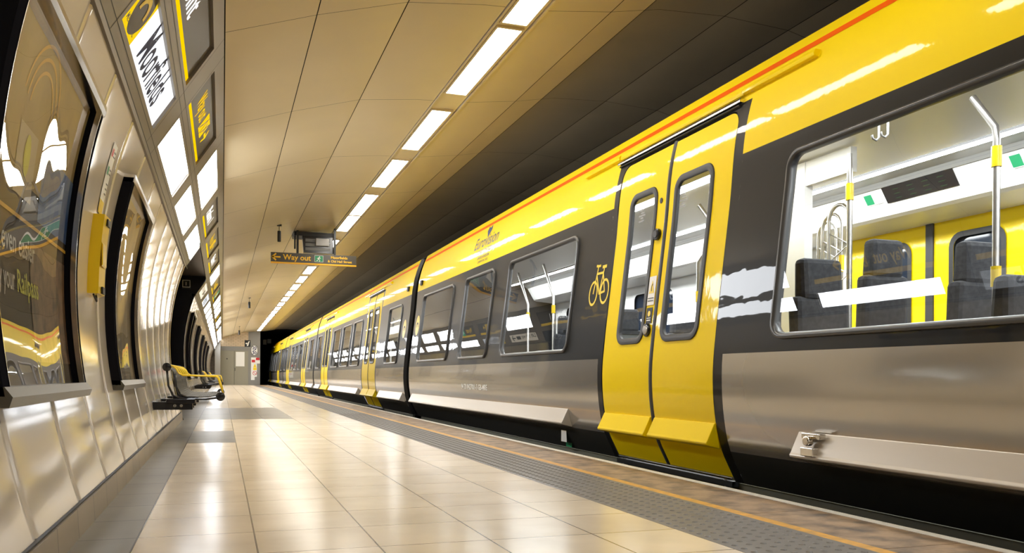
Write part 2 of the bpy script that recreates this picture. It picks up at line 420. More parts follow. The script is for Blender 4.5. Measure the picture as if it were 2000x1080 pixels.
# ------------------------------------------------------------------ fascia with light boxes
FP = [(-.533, 2.30), (-.2665, 2.7125), (0.0, 3.125)]
def fascia(t):    # arc length parameter 0..1
    a = math.dist(FP[0], FP[1]); b = math.dist(FP[1], FP[2]); s = t * (a + b)
    # gentle curve through the three points
    if s < a: k = s / a; p = [FP[0][i] + (FP[1][i] - FP[0][i]) * k for i in (0, 1)]
    else: k = (s - a) / b; p = [FP[1][i] + (FP[2][i] - FP[1][i]) * k for i in (0, 1)]
    return p
def t_of_ratio(r):
    lo, hi = 0., 1.
    for _ in range(40):
        m = (lo + hi) / 2; x, z = fascia(m)
        if -x / .9464 / (z - .672) > r: lo = m
        else: hi = m
    return lo
FL = math.dist(FP[0], FP[1]) + math.dist(FP[1], FP[2])
T1a, T1b, T2a, T2s, T2b = [t_of_ratio(r) for r in (.288, .173, .131, .112, .031)]
def fmap(off):    # returns fn(y, t) -> 3D, off outward (towards +x, -z)
    nx, nz = .86, -.51
    return lambda y, t: (fascia(t)[0] + nx * off, y, fascia(t)[1] + nz * off)
MODP = 2.43
mods = [(4.52 + MODP * k, 4.52 + MODP * k + 1.96) for k in range(-4, 23)]
fm0 = fmap(0.0); fmi = fmap(-.02)
cs = M()
ksk = {4, 5}
ybreaks = [YB] + [v for m_ in mods for v in m_] + [YE]
tb = [0, T1a, T1b, T2a, T2b, 1]
def quad(g, ya, yb, ta, tb_, f):
    n = 3 if tb_ - ta > .2 else 1
    g.grid([[f(y, ta + (tb_ - ta) * i / n) for i in range(n + 1)] for y in (ya, yb)])
def in_gap(y0, y1): return 13.95 < (y0 + y1) / 2 < 18.6
LOWER = {0: 'name', 6: 'lift', 7: 'name'}
UPPER = {0: 'help', 1: 'wayout', 3: 'plat', 4: 'wayout', 5: 'plat', 7: 'wayout', 8: 'green', 12: 'wayout', 15: 'plat'}
for (a, b) in [(YB, mods[0][0])] + [(mods[i][1], mods[i + 1][0]) for i in range(len(mods) - 1)] + [(mods[-1][1], YE)]:
    if in_gap(a, b): quad(cs, a, b, T1b, 1, fm0)
    elif b > YE: continue
    else: quad(cs, a, b, 0, 1, fm0)
for i, (a, b) in enumerate(mods):
    k = i - 4
    b = min(b, YE)
    if a > YE - 1: continue
    gap = k in ksk
    if not gap: quad(cs, a, b, 0, T1a, fm0)
    if k < 0: quad(cs, a, b, T1a, T1b, fm0)
    quad(cs, a, b, T1b, T2a, fm0); quad(cs, a, b, T2b, 1, fm0)
    for ta, tb2 in ((T1a, T1b), (T2a, T2b)):
        if ta == T1a and (gap or k < 0): continue
        for t in (ta, tb2): cs.grid([[fm0(y, t), fmi(y, t)] for y in (a, b)])
        for y in (a, b): cs.grid([[fm0(y, ta), fmi(y, ta)], [fm0(y, tb2), fmi(y, tb2)]])
struct(cs.build('trim_11', CASE))
# edge lips: bottom lip, shadow gap and the joint lines of the casing
lp = M(); 
for a, b in ((YB, 13.45), (18.5, YE)):
    lp.prism([(-.60, 2.27), (-.527, 2.275), (-.515, 2.30), (-.535, 2.318), (-.60, 2.33)], a, b)
struct(lp.build('trim_12', CASE))
bg = M()
for a, b in ((YB, 14.1), (18.5, YE)):
    bg.grid([[fmap(.0015)(y, .012), fmap(.0015)(y, .028)] for y in (a, b)])
for t in (T1b + .03, T2a - .035, T1a - .035):
    for a, b in ((YB, 13.9), (18.9, YE)): bg.grid([[fmap(.001)(y, t), fmap(.001)(y, t + .005)] for y in (a, b)])
for a, b in mods:
    for y in (a - .06, b + .06):
        if not 13.95 < y < 18.8 and y < YE: bg.grid([[fmap(.001)(y, t), fmap(.001)(y + .008, t)] for t in (.03, .5, 1)])
struct(bg.build('trim_13', BLACK))
bk = M(); bk.grid([[(p[0] - .06, y, p[1] + .06) for p in FP] for y in (YB, 13.9)]); bk.grid([[(p[0] - .06, y, p[1] + .06) for p in FP] for y in (18.5, YE)]); struct(bk.build('wall_fascia_back', VOID))
bk = M(); bk.grid([[(-.33, y, 2.6), (-.36, y, 3.3)] for y in (13.45, 18.5)]); struct(bk.build('wall_fascia_soffit', VOID))

def rowname(k):
    return ORD[k] if k < len(ORD) else 'last'
def box_shell(t, a, b, ta, tb2):
    fi = fmap(-.045)
    g = M(); g.grid([[fi(y, ta), fi(y, tb2)] for y in (a, b)]);  # tray back
    for y in (a, b): g.grid([[fmi(y, ta), fi(y, ta)], [fmi(y, tb2), fi(y, tb2)]])
    g.build('tray', CASE, t)
def station_name(k, a, b):
    which = 'nearest to the camera' if k == 0 else 'far one just past the passage opening'
    t = thing('station_name_sign', 'lit white Moorfields name sign with yellow header, ' + which, 'sign', group='station name signs on the light box fascia')
    g = M(); quad(g, a + .42, b, T1a, T1b, fmi); g.build('panel', LITNAME, t)
    g = M(); quad(g, a, a + .42, T1a, T1b, fmi); hd = g.build('header', LITY, t)
    H = (T1b - T1a) * FL
    fn = lambda u, v: fmap(-.017)(a + u, T1a + v / FL)
    g = M(); g.flat(circle(.24, H * .63, .15) , fn); g.build('roundel', SIGND, hd)
    g = M(); g.flat(shift(ring(.24, H * .63, .10, .035, 14, a0=0, a1=PI), 0, -.03) , lambda u, v: fmap(-.015)(a + u, T1a + v / FL)); g.build('roundel_wave', YDECAL, hd)
    g = M(); g.flat(shift(fitw(text2d('MERSEYRAIL', .05, .01), .28), .08, .045), fn); g.build('header_lettering', SIGND, hd)
    g = M(); g.flat(shift(fitw(text2d('Moorfields', .33, .016), .98), .62, H * .5 - .09), fn); g.build('lettering', LITBLUE, t)
    box_shell(t, a, b, T1a, T1b)
def white_box(k, a, b, row):
    if row == 0:
        l = 'blank glowing white light box in the lower fascia row, %s beyond the nearest name sign' % rowname(k - 1 if k > 0 else 0)
        ta, tb2 = T1a, T1b
    else:
        l = 'blank glowing white light box in the upper fascia row, %s bay along' % rowname(k); ta, tb2 = T2a, T2b
    t = thing('light_box', l, 'light box', group='blank white light boxes on the fascia')
    g = M(); quad(g, a, b, ta, tb2, fmi); g.build('diffuser', LITW, t)
    e = M(); f2 = fmap(-.016)
    e.grid([[f2(a, tb2), f2(a + .015, tb2 - .012)], [f2(a, ta), f2(a + .015, ta + .012)], [f2(b, ta), f2(b - .015, ta + .012)], [f2(b, tb2), f2(b - .015, tb2 - .012)]])
    e.build('gasket', RUB, t)
    box_shell(t, a, b, ta, tb2)
def dark_sign(kind, k, a, b):
    nm = {'help': 'Help point sign in white letters', 'wayout': 'Way out sign in yellow letters with arrow', 'plat': 'Platform sign in white letters', 'green': 'Way out sign with green running figure'}[kind]
    t = thing('direction_sign', 'dark brown %s, %s upper bay' % (nm, rowname(k)), 'sign', group='dark direction signs on the upper fascia row')
    g = M(); quad(g, a, b, T2s, T2b, fmi); g.build('panel', SIGND, t)
    g = M(); quad(g, a, b, T2a, T2s, fmi); g.build('stripe', LITSTRIPE, t)
    H = (T2b - T2a) * FL; fn = lambda u, v: fmap(-.018)(a + u, T2a + v / FL); mid = H * .55
    g = M(); YT = lamp_mat('lit_yellow_text', (1, .60, .01), .55)
    if kind == 'help':
        g.flat(shift(fitw(text2d('Help point', .24, .014), .98), .04, mid - .08), fn); g.build('lettering', LITTEXT, t)
    elif kind == 'plat':
        g.flat(shift(fitw(text2d('Platform 1', .22, .014), .95), .3, mid - .08), fn); g.build('lettering', LITTEXT, t)
    else:
        g.flat(shift(fitw(text2d('Way out', .2, .014), .58), .3, mid - .06), fn); g.build('lettering', YT, t)
        g = M()
        if kind == 'green':
            g.flat(rect(1.05, mid - .14, 1.3, mid + .16), fn); ic = g.build('pictogram', GREEN, t)
            g = M(); g.flat(runner(1.08, mid - .10, .22), lambda u, v: fmap(-.016)(a + u, T2a + v / FL)); g.build('running_figure', LITTEXT, ic)
        else:
            g.flat(rect(.98, mid - .08, 1.14, mid + .09) + rect(1.16, mid - .08, 1.32, mid + .09), fn); ic = g.build('pictogram', YT, t)
            g = M(); g.flat(stroke([(1.0, mid - .06), (1.06, mid - .01), (1.12, mid + .06)], .02) + stroke([(1.18, mid - .06), (1.30, mid + .07)], .02) + stroke([(1.2, mid + .05), (1.27, mid - .02)], .02), lambda u, v: fmap(-.016)(a + u, T2a + v / FL)); g.build('icon_lines', SIGND, ic)
        g = M(); g.flat(arrow(1.47, mid, .15), fn); g.build('arrow', YT, t)
    box_shell(t, a, b, T2a, T2b)
for i, (a, b) in enumerate(mods):
    k = i - 4; b = min(b, YE)
    if k < -1 or a > YE - 1: continue
    if k >= 0 and k not in ksk:
        kd = LOWER.get(k)
        if kd == 'name': station_name(k, a, b)
        elif kd == 'lift':
            t = thing('lift_sign', 'lit cream Lift this way sign just past the passage opening', 'sign')
            g = M(); quad(g, a, b, T1a, T1b, fmi); g.build('panel', LITCREAM, t)
            H = (T1b - T1a) * FL; fn = lambda u, v, a=a: fmap(-.017)(a + u, T1a + v / FL)
            g = M(); g.flat(shift(fitw(text2d('Lift this way', .2, .01), 1.0), .12, H * .42), fn); g.build('lettering', SIGND, t)
            g = M(); g.flat(rect(1.2, H * .32, 1.5, H * .75), fn); g.build('pictogram', SIGND, t)
            g = M(); g.flat(arrow(1.7, H * .52, .22), fn); g.build('arrow', SIGND, t)
            box_shell(t, a, b, T1a, T1b)
        else: white_box(k, a, b, 0)
    kd = UPPER.get(k)
    if k >= 0 and kd: dark_sign(kd, k, a, b)
    else: 
        if k < 0: 
            g = M(); quad(g, a, b, T2a, T2b, fmap(-.0)); struct(g.build('trim_14', CASE))
        else: white_box(k, a, b, 1)
for i, (a, b) in enumerate(mods[:3]):
    g = M(); quad(g, a, b, T2a, T2b, fm0); struct(g.build('trim_%d' % (15 + i), CASE))

# ------------------------------------------------------------------ posters on the curved wall
def PX(z): return WX(z) + .055 + .012 * max(0, z - 1.2)
def poster(name_label, y0, y1, art, z0=.60, z1=1.99, group='framed posters on the curved left wall'):
    t = thing('poster_frame', name_label, 'poster', group=group)
    zs = np.linspace(z0, z1, 20)
    W = .075
    # side stiles follow the wall
    for a, b, nm in ((y0, y0 + W, 'side_stile'), (y1 - W, y1, 'side_stile')):
        g = M(); n = len(zs)
        front = [[(PX(z), a, z), (PX(z), b, z)] for z in zs]
        g.grid(front); g.grid([[(PX(z), a, z), (WX(z) - .004, a, z)] for z in zs]); g.grid([[(PX(z), b, z), (WX(z) - .004, b, z)] for z in zs])
        g.build(nm, PFRAME, t, smooth=True, angle=40)
    for a in (y0 + W, y1 - W - .006):
        g = M(); g.grid([[(PX(z) + .004, a, z), (PX(z) + .004, a + .006, z)] for z in zs]); g.grid([[(PX(z) + .004, a + .006, z), (PX(z) - .02, a + .006, z)] for z in zs]); g.grid([[(PX(z) + .004, a, z), (PX(z) - .02, a, z)] for z in zs])
        g.build('edge_strip', CHROME, t, smooth=True, angle=40)
    for za, zb, nm in ((z0 - .035, z0 + .03, 'bottom_rail'), (z1 - .03, z1 + .02, 'top_rail')):
        g = M()
        g.prism([(WX(za) - .004, za), (PX(za) + .006, za), (PX(za) + .016, (za + zb) / 2), (PX(zb) + .004, zb), (WX(zb) - .004, zb)], y0, y1)
        g.build(nm, PRAIL if nm == 'bottom_rail' else CHROME, t)
    fn = lambda off: (lambda u, v: (PX(z0 + v) + off - .05, y0 + u, z0 + v))
    def rows(g, u0, u1, v0, v1, off, n=14):
        f = fn(off); g.grid([[f(u, v) for u in (u0, u1)] for v in np.linspace(v0, v1, n)])
    Wd, Ht = y1 - y0, z1 - z0
    g = M(); rows(g, W, Wd - W, .02, Ht - .02, 0); sh = g.build('artwork', art, t, smooth=True)
    g = M(); rows(g, W, Wd - W, .02, Ht - .02, .011, 20); g.build('glazing', PGLASS, t, smooth=True)
    return t, sh, fn, rows, Wd, Ht
t, sh, fn, rows, Wd, Ht = poster('tall framed poster advertising easier Railpass tickets, nearest full one on the left', 3.0, 4.70, POSTD)
# artwork: olive wall with arcs above, blue band, header stripe, dark street scene, lettering
TAN = mat('poster_tan', (.44, .32, .14), .5, spec=.1, noise=.6, nscale=6, ncol=(.27, .19, .09)); BLU = mat('poster_blue', (.03, .09, .30), .5, noise=.8, nscale=12, ncol=(.16, .22, .34)); BRN = mat('poster_brown', (.26, .15, .08), .5, noise=1, nscale=16, ncol=(.03, .02, .015))
YP = mat('poster_yellow', (.75, .42, .02), .5); YP2 = mat('poster_lime', (.62, .62, .03), .5); WP = mat('poster_grey_text', (.62, .60, .55), .5); CRM = mat('poster_cream', (.5, .42, .3), .5)
g = M(); rows(g, .08, Wd - .08, .80, Ht - .03, .002); g.build('picture_wall', TAN, sh, smooth=True)
g = M()
for r in (.30, .25, .20): g.flat(ring(.75, 1.05, r, .014, 20, a0=.2, a1=PI - .2), fn(.004))
g.build('picture_arcs', YP, sh)
g = M(); rows(g, .95, Wd - .08, .70, 1.0, .004); g.build('picture_blue_coat', BLU, sh, smooth=True)
g = M(); rows(g, .50, .80, .74, 1.0, .004); cr = g.build('picture_card', CRM, sh, smooth=True)
g = M(); g.flat(circle(.65, .9, .05, 16, ry=.08), fn(.006)); g.build('picture_disc', YP2, sh)
g = M(); rows(g, .85, Wd - .08, .12, .60, .003); g.build('picture_street', BRN, sh, smooth=True)
g = M(); rows(g, .08, Wd - .08, .655, .67, .005, 3); g.build('picture_stripe', YP, sh)
g = M(); g.flat(shift(fitw(text2d('now even easier', .12, .012), .80), .12, .52), fn(.006)); g.build('lettering', WP, sh); g = M(); g.flat(shift(fitw(text2d('to buy your', .12, .012), .44), .12, .38), fn(.006)); g.build('lettering', WP, sh)
g = M(); g.flat(shift(fitw(text2d('Railpass', .12, .014), .38), .60, .38), fn(.006)); lab(g.build('lettering', YP2, sh), 'lime green word on the poster')
POSTM = mat('poster_mid', (.22, .17, .10), .4, spec=.1, noise=.9, nscale=5, ncol=(.08, .06, .04))
t, sh, fn, rows, Wd, Ht = poster('tall framed brown poster just past the yellow wall box', 6.2, 7.9, POSTM)
g = M(); rows(g, .08, Wd - .08, .75, Ht - .03, .002); g.build('picture_upper', TAN, sh, smooth=True)
poster('framed poster cut by the left edge of the view, beside the Railpass poster', .9, 2.65, POSTM)
for i, y in enumerate((19.3, 24.5, 30.2, 35.6, 41)):
    poster('dark framed poster beyond the passage opening, %s along the wall' % ORD[i], y, y + 1.7, POSTM)

# yellow wall box with clips and the instruction strip above
t = thing('wall_box', 'yellow plastic equipment box with black corner clips fixed between two posters', 'box')
zz = np.linspace(1.14, 1.60, 8)
BXo = lambda z: WX(z) + .055
g = M()
ya, yb = 5.42, 5.74
def boxloop(z, o, sl=.03): return [(WX(z), ya, z), (WX(z) + o, ya + .006, z), (WX(z) + o + .008, ya + .20, z), (WX(z) + o - sl, yb, z), (WX(z), yb, z)]
g.grid([boxloop(z, .06) for z in zz]); g.add([*boxloop(zz[0], .06)], [(0, 1, 2, 3, 4)]); g.add([*boxloop(zz[-1], .06)], [(0, 1, 2, 3, 4)])
g.build('shell', YPLAIN, t)
for z in (1.165, 1.565): M().prism([(WX(z) + .05, z - .02), (WX(z) + .074, z - .02), (WX(z) + .074, z + .02), (WX(z) + .05, z + .02)], 5.50, 5.60).build('clip', BLACK, t)
g = M(); g.prism([(WX(1.37) + .066, 1.30), (WX(1.37) + .073, 1.31), (WX(1.37) + .073, 1.43), (WX(1.37) + .066, 1.44)], 5.44, 5.60); g.build('raised_panel', YPLAIN, t)
g = M(); g.add([(WX(z) + .052, y, z) for y, z in ((5.66, 1.34), (5.72, 1.34), (5.72, 1.42), (5.66, 1.42))], [(0, 1, 2, 3)]); g.build('label_plate', CHROME, t)
g = M(); g.tube([(WX(1.12) + .03, 5.45, 1.135), (WX(1.1) + .04, 5.5, 1.10), (WX(1.12) + .03, 5.56, 1.135)], .006); g.build('pull_cord', BLACK, t)
t = thing('instruction_strip', 'narrow white instruction strip above the yellow wall box', 'sign')
f = lambda off: (lambda u, v: (WX(1.63 + v) + .004 + off, 5.52 + u, 1.63 + v))
g = M(); g.grid([[f(0)(u, v) for u in (0, .16)] for v in np.linspace(0, .42, 6)]); g.build('backing', WDECAL, t, smooth=True)
g = M(); g.flat(rect(0, .0, .16, .08), f(.001)); g.build('yellow_block', YDECAL, t)
g = M(); g.flat(rect(.02, .23, .07, .28), f(.002)); g.build('green_block', GREENP, t)
g = M(); g.flat(rect(.02, .34, .07, .385), f(.002)); g.build('red_block', RED, t)
g = M()
for v in (.12, .15, .18, .24, .265, .345, .37): g.flat(rect(.085, v, .145, v + .008), f(.002))
g.build('text_lines', BLACK, t)

# ------------------------------------------------------------------ benches
MESH = mat('bench_mesh', (.13, .12, .10), .55, metal=.5)
def bench(label, y0):
    t = thing('platform_bench', label, 'bench', group='wall benches along the left of the platform')
    L = 2.35
    prof = [(-.515, .74), (-.485, .735), (-.455, .70), (-.43, .62), (-.415, .54), (-.385, .485), (-.33, .458), (-.2, .452), (-.08, .462), (-.025, .455)]
    g = M()
    # perforated sheet: strips along y, cut by cross wires
    xs = prof
    pts = []
    for (a, b) in zip(prof, prof[1:]):
        n = max(1, int(math.dist(a, b) / .018))
        for i in range(n): pts.append((a[0] + (b[0] - a[0]) * i / n, a[1] + (b[1] - a[1]) * i / n))
    pts.append(prof[-1])
    for x, z in pts: g.tube([(x, y0 + .02, z), (x, y0 + L - .02, z)], 0.0032, 5)
    seat = g.build('seat_mesh', MESH, t, smooth=True)
    g = M()
    for i in range(int(L / .045)):
        y = y0 + .03 + i * .045
        g.tube([(x, y, z - .003) for x, z in prof], .004, 4)
    g.build('cross_wires', MESH, seat, smooth=True)
    for (x, z, r, nm) in ((-.515, .745, .042, 'top_rail'), (-.015, .453, .044, 'front_rail')):
        M().lathe((x, y0 - .03, z), (0, 1, 0), [(0, r * .8), (.004, r), (.05, r), (.055, .022), (L, .022), (L + .005, r), (L + .05, r)], 18).build(nm, BLACKG, t, smooth=True, angle=40)
    for y in (y0, y0 + L / 2, y0 + L):
        g = M(); g.tube([(-.515, y, .72), (-.50, y, .56), (-.46, y, .47), (-.40, y, .435), (-.30, y, .43), (-.15, y, .428), (-.02, y, .445)], .011, 8)
        g.tube([(-.44, y, .68), (-.425, y, .55), (-.39, y, .475), (-.32, y, .44)], .009, 8)
        fr = g.build('side_frame', BLACKG, t, smooth=True)
        g = M(); g.box(WX(.36) - .0, -.275, y - .02, y + .05, .325, .405); g.box(-.52, -.25, y - .03, y + .07, .385, .432)
        br = g.build('wall_bracket', BLACKG, t, bevel=.006)
        M().lathe((-.44, y - .022, .365), (0, -1, 0), [(0, .014), (.006, .014), (.006, .008), (.004, .006)], 10).build('bolt', STEEL, br)
        M().lathe((-.38, y - .022, .365), (0, -1, 0), [(0, .014), (.006, .014), (.006, .008), (.004, .006)], 10).build('bolt', STEEL, br)
    for y in (y0 + .01, y0 + L - .01):
        g = M(); g.tube([(-.50, y, .765), (-.46, y, .758), (-.43, y, .73), (-.405, y, .685), (-.37, y, .665), (-.2, y, .66), (-.06, y, .655), (-.04, y, .64), (-.02, y, .58), (.01, y, .49)], .0085, 8); g.build('armrest', YPLAIN, t, smooth=True)
    for i in range(1, 5):
        y = y0 + L * i / 5
        g = M(); g.tube([(-.50, y, .765), (-.46, y, .758), (-.43, y, .73), (-.405, y, .685), (-.39, y, .66)], .009, 8); g.build('divider', YPLAIN, t, smooth=True)
bench('black framed wire bench with yellow arms, nearest one', 9.0)
bench('black framed wire bench with yellow arms, second along past the passage opening', 22.2)
bench('black framed wire bench with yellow arms, farthest one', 33)

# ------------------------------------------------------------------ hanging sign, monitor, speakers
t = thing('way_out_sign', 'hanging Way out sign with yellow lettering and green figure over the platform', 'sign')
ys = 17.3
M().box(.89, 2.56, ys, ys + .06, 2.905, 3.09).build('panel', mat('hanging_sign_face', (.07, .062, .05), .3), t)
M().box(.89, 2.56, ys - .004, ys + .064, 2.876, 2.905).build('stripe', mat('hanging_sign_stripe', (.95, .50, .01), .4), t)
fn = lambda u, v: (.89 + u, ys - .004, 2.9 + v)
YS = mat('hanging_sign_yellow', (.95, .55, .02), .4)
g = M(); g.flat(arrow(.10, .10, .15, -1), fn); g.build('arrow', YS, t)
g = M(); g.flat(shift(fitw(text2d('Way out', .15, .02), .54), .23, .055), fn); g.build('lettering', YS, t)
g = M(); g.flat(rect(.84, .035, 1.01, .165), fn); pg = g.build('pictogram', GREENP, t)
g = M(); g.flat(runner(.87, .045, .11) + sqring(.84, .035, .17, .13, .006), lambda u, v: (.89 + u, ys - .006, 2.9 + v)); g.build('running_figure', WDECAL, pg)
g = M(); g.flat(shift(fitw(text2d('Moorfields', .07, .02), .33), 1.16, .115), fn); g.flat(shift(fitw(text2d('& Old Hall Street', .065, .02), .48), 1.10, .04), fn); lab(g.build('lettering', YS, t), 'smaller two line destination lettering')
for x in (1.40, 2.13): M().box(x - .02, x + .02, ys + .01, ys + .05, 3.09, CZ(x)).build('hanger', BLACK, t)
t = thing('platform_monitor', 'black backed screen unit hung from the ceiling behind the Way out sign', 'monitor')
g = M(); g.box(1.34, 2.16, ys + .1, ys + .62, 3.46, 3.54); g.build('ceiling_bracket', BLACK, t)
g = M(); g.add([(1.50, ys + .12, 3.46), (2.10, ys + .12, 3.46), (2.12, ys + .12, 3.13), (1.53, ys + .12, 3.13), (1.50, ys + .25, 3.46), (2.10, ys + .25, 3.46), (2.12, ys + .25, 3.13), (1.53, ys + .25, 3.13)], [(0, 1, 2, 3), (7, 6, 5, 4), (0, 4, 5, 1), (1, 5, 6, 2), (2, 6, 7, 3), (3, 7, 4, 0)]); g.build('housing', BLACKG, t)
g = M()
for z in (3.175, 3.26, 3.35): g.box(1.56, 2.05, ys + .112, ys + .122, z, z + .06)
g.build('back_plate', mat('monitor_grey', (.13, .13, .12), .4), t)
g = M(); g.box(1.76, 2.02, ys + .06, ys + .12, 3.27, 3.42); g.build('cable_box', mat('monitor_box', (.30, .29, .27), .4), t, bevel=.01)
for x in (1.36, 1.42, 2.14): M().box(x - .014, x + .014, ys + .14, ys + .2, 3.12 if x != 1.36 else 3.2, 3.46).build('side_arm', BLACK, t)
for (x, y, z, r, L, l) in ((.98, 16.2, 3.13, .032, .20, 'black cylinder speaker hanging left of the Way out sign'), (.90, 31.6, 3.05, .04, .22, 'black cylinder speaker hanging further down the platform'), (.90, 50.5, 2.95, .045, .25, 'small black cylinder speaker hanging near the end wall')):
    t = thing('hanging_speaker', l, 'speaker', group='cylinder speakers under the ceiling')
    M().lathe((x, y, z), (0, 0, 1), [(0, r * .9), (.01, r), (L - .01, r), (L, r * .9)], 16).build('body', BLACK, t, smooth=True, angle=40)
    g = M(); g.tube([(x, y, z + L), (x, y, CZ(x) + .005)], .006, 6); g.box(x - .04, x + .04, y - .03, y + .03, CZ(x) - .02, CZ(x) + .012); g.build('stem', BLACK, t)
    g = M(); g.tube([(x + .015, y, z + L - .01), (x + .045, y, z + L + .05), (x + .05, y, CZ(x) + .005)], .003, 5); g.build('cable', STEEL, t)

# ------------------------------------------------------------------ end wall
YW = YE
g = M(); g.box(-2.9, 2.43, YW, YW + .3, 2.58, 3.9); g.box(-2.9, -.30, YW, YW + .3, 0, 2.58)
struct(g.build('wall_end', WBRICK))
g = M(); g.box(1.66, 2.43, YW - .03, YW + .3, 0, 3.62); g.box(-.30, 1.66, YW - .03, YW + .3, 2.30, 2.58); g.box(-.45, -.12, YW - 2.2, YW + .3, 0, 3.1)
struct(g.build('trim_18', GFRAME))
struct(M().box(2.25, 2.43, YW - .04, YW + .3, 0, 3.62).build('trim_19', GFRAME))
for i, (a, b) in enumerate(((-.12, .76), (.775, 1.66))):
    d = M().box(a, b, YW + .01, YW + .06, 0, 2.30).build('door_%d' % (i + 1), GDOOR); struct(d)
    if i == 0: M().lathe((.30, YW + .01, 1.75), (0, -1, 0), [(0, .04), (.02, .04)], 12).build('lock', BLACK, d)
    else: M().box(.80, .83, YW - .03, YW + .02, .95, 1.15).build('door_handle', BLACK, d)
tag(M().box(.86, 1.42, YW - .005, YW + .008, 1.25, 2.22).build('door_notice', WDECAL), 'blank white notice sheet on the right grey end door', 'notice')
t = thing('picture_sign', 'black square sign with pale figure above the end doors', 'sign')
M().box(1.42, 1.80, YW - .05, YW - .005, 2.57, 3.02).build('panel', BLACK, t)
g = M(); g.flat([[(.1, .05), (.2, .06), (.3, .4), (.2, .35)], [(.02, .2), (.12, .16), (.18, .24), (.06, .28)]], lambda u, v: (1.45 + u, YW - .055, 2.57 + v)); g.build('figure', WDECAL, t)
t = thing('speed_sign', 'oval white speed board reading 20 over 30 on the grey end pier', 'sign')
g = M(); g.flat(circle(0, 0, .22, 28, ry=.34), lambda u, v: (2.05 + u, YW - .05, 2.34 + v)); g.build('panel', WDECAL, t)
g = M(); g.flat(ring(0, 0, .235, .025, 28, ry=.355), lambda u, v: (2.05 + u, YW - .055, 2.34 + v)); g.build('rim', BLACK, t)
g = M(); g.flat(shift(text2d('20', .28, .02, 'CENTER'), 0, .07) + shift(text2d('30', .28, .02, 'CENTER'), 0, -.26) + stroke([(-.1, -.06), (.1, .06)], .04), lambda u, v: (2.05 + u, YW - .058, 2.34 + v)); g.build('numerals', LITBLUE, t)
t = thing('warning_notice', 'tall pale safety notice with red blocks and yellow triangle on the end pier', 'sign')
g = M(); g.box(1.84, 2.22, YW - .045, YW - .03, .55, 1.86); g.box(1.84, 2.08, YW - .045, YW - .03, .33, .55); g.box(2.2, 2.42, YW - .06, YW - .04, 1.45, 1.68); g.build('panel', WDECAL, t)
g = M(); g.box(1.88, 2.10, YW - .06, YW - .045, 1.53, 1.70); g.build('red_block', RED, t)
g = M(); g.box(2.15, 2.38, YW - .075, YW - .06, 1.68, 1.84); g.build('red_block', RED, t)
g = M(); g.flat([[(0, 0), (.22, 0), (.11, .24)]], lambda u, v: (1.98 + u, YW - .05, 1.20 + v)); g.flat(rect(0, -.2, .22, -.02), lambda u, v: (1.98 + u, YW - .05, 1.20 + v)); g.build('warning_triangle', YDECAL, t)
g = M(); g.flat(ring(0, 0, .14, .03, 20) + stroke([(-.08, .08), (.08, -.08)], .03), lambda u, v: (2.08 + u, YW - .05, .80 + v)); g.build('prohibition_ring', RED, t)
struct(M().box(2.43, 6.9, 79, 79.3, -1.2, 4).build('wall_tunnel_end', VOID))
struct(M().box(2.25, 2.43, YW + .3, 79, -1.1, 4).build('wall_tunnel_side', VOID))
struct(M().box(-1.2, 6.9, YB - .3, YB, -1.2, 4).build('wall_back', mat('back_wall', (.35, .30, .23), .5)))
g = thing('tunnel_signal', 'small grey signal housing in the dark tunnel mouth beyond the end wall', 'signal')
M().box(2.75, 2.98, 63, 63.2, 2.85, 3.2).build('housing', mat('signal_grey', (.12, .12, .11), .5), g); M().box(3.05, 3.3, 63, 63.2, 2.95, 3.25).build('lamp_box', MATS['signal_grey'], g)

# ------------------------------------------------------------------ train
XP = np.array([(-.4, 3.34), (0, 3.19), (.22, 3.082), (.44, 3.036), (.69, 3.02), (1.0, 3.044), (1.25, 3.073), (1.8, 3.14), (2.354, 3.205), (2.47, 3.235), (2.64, 3.295), (2.74, 3.34)])
from bisect import bisect_right
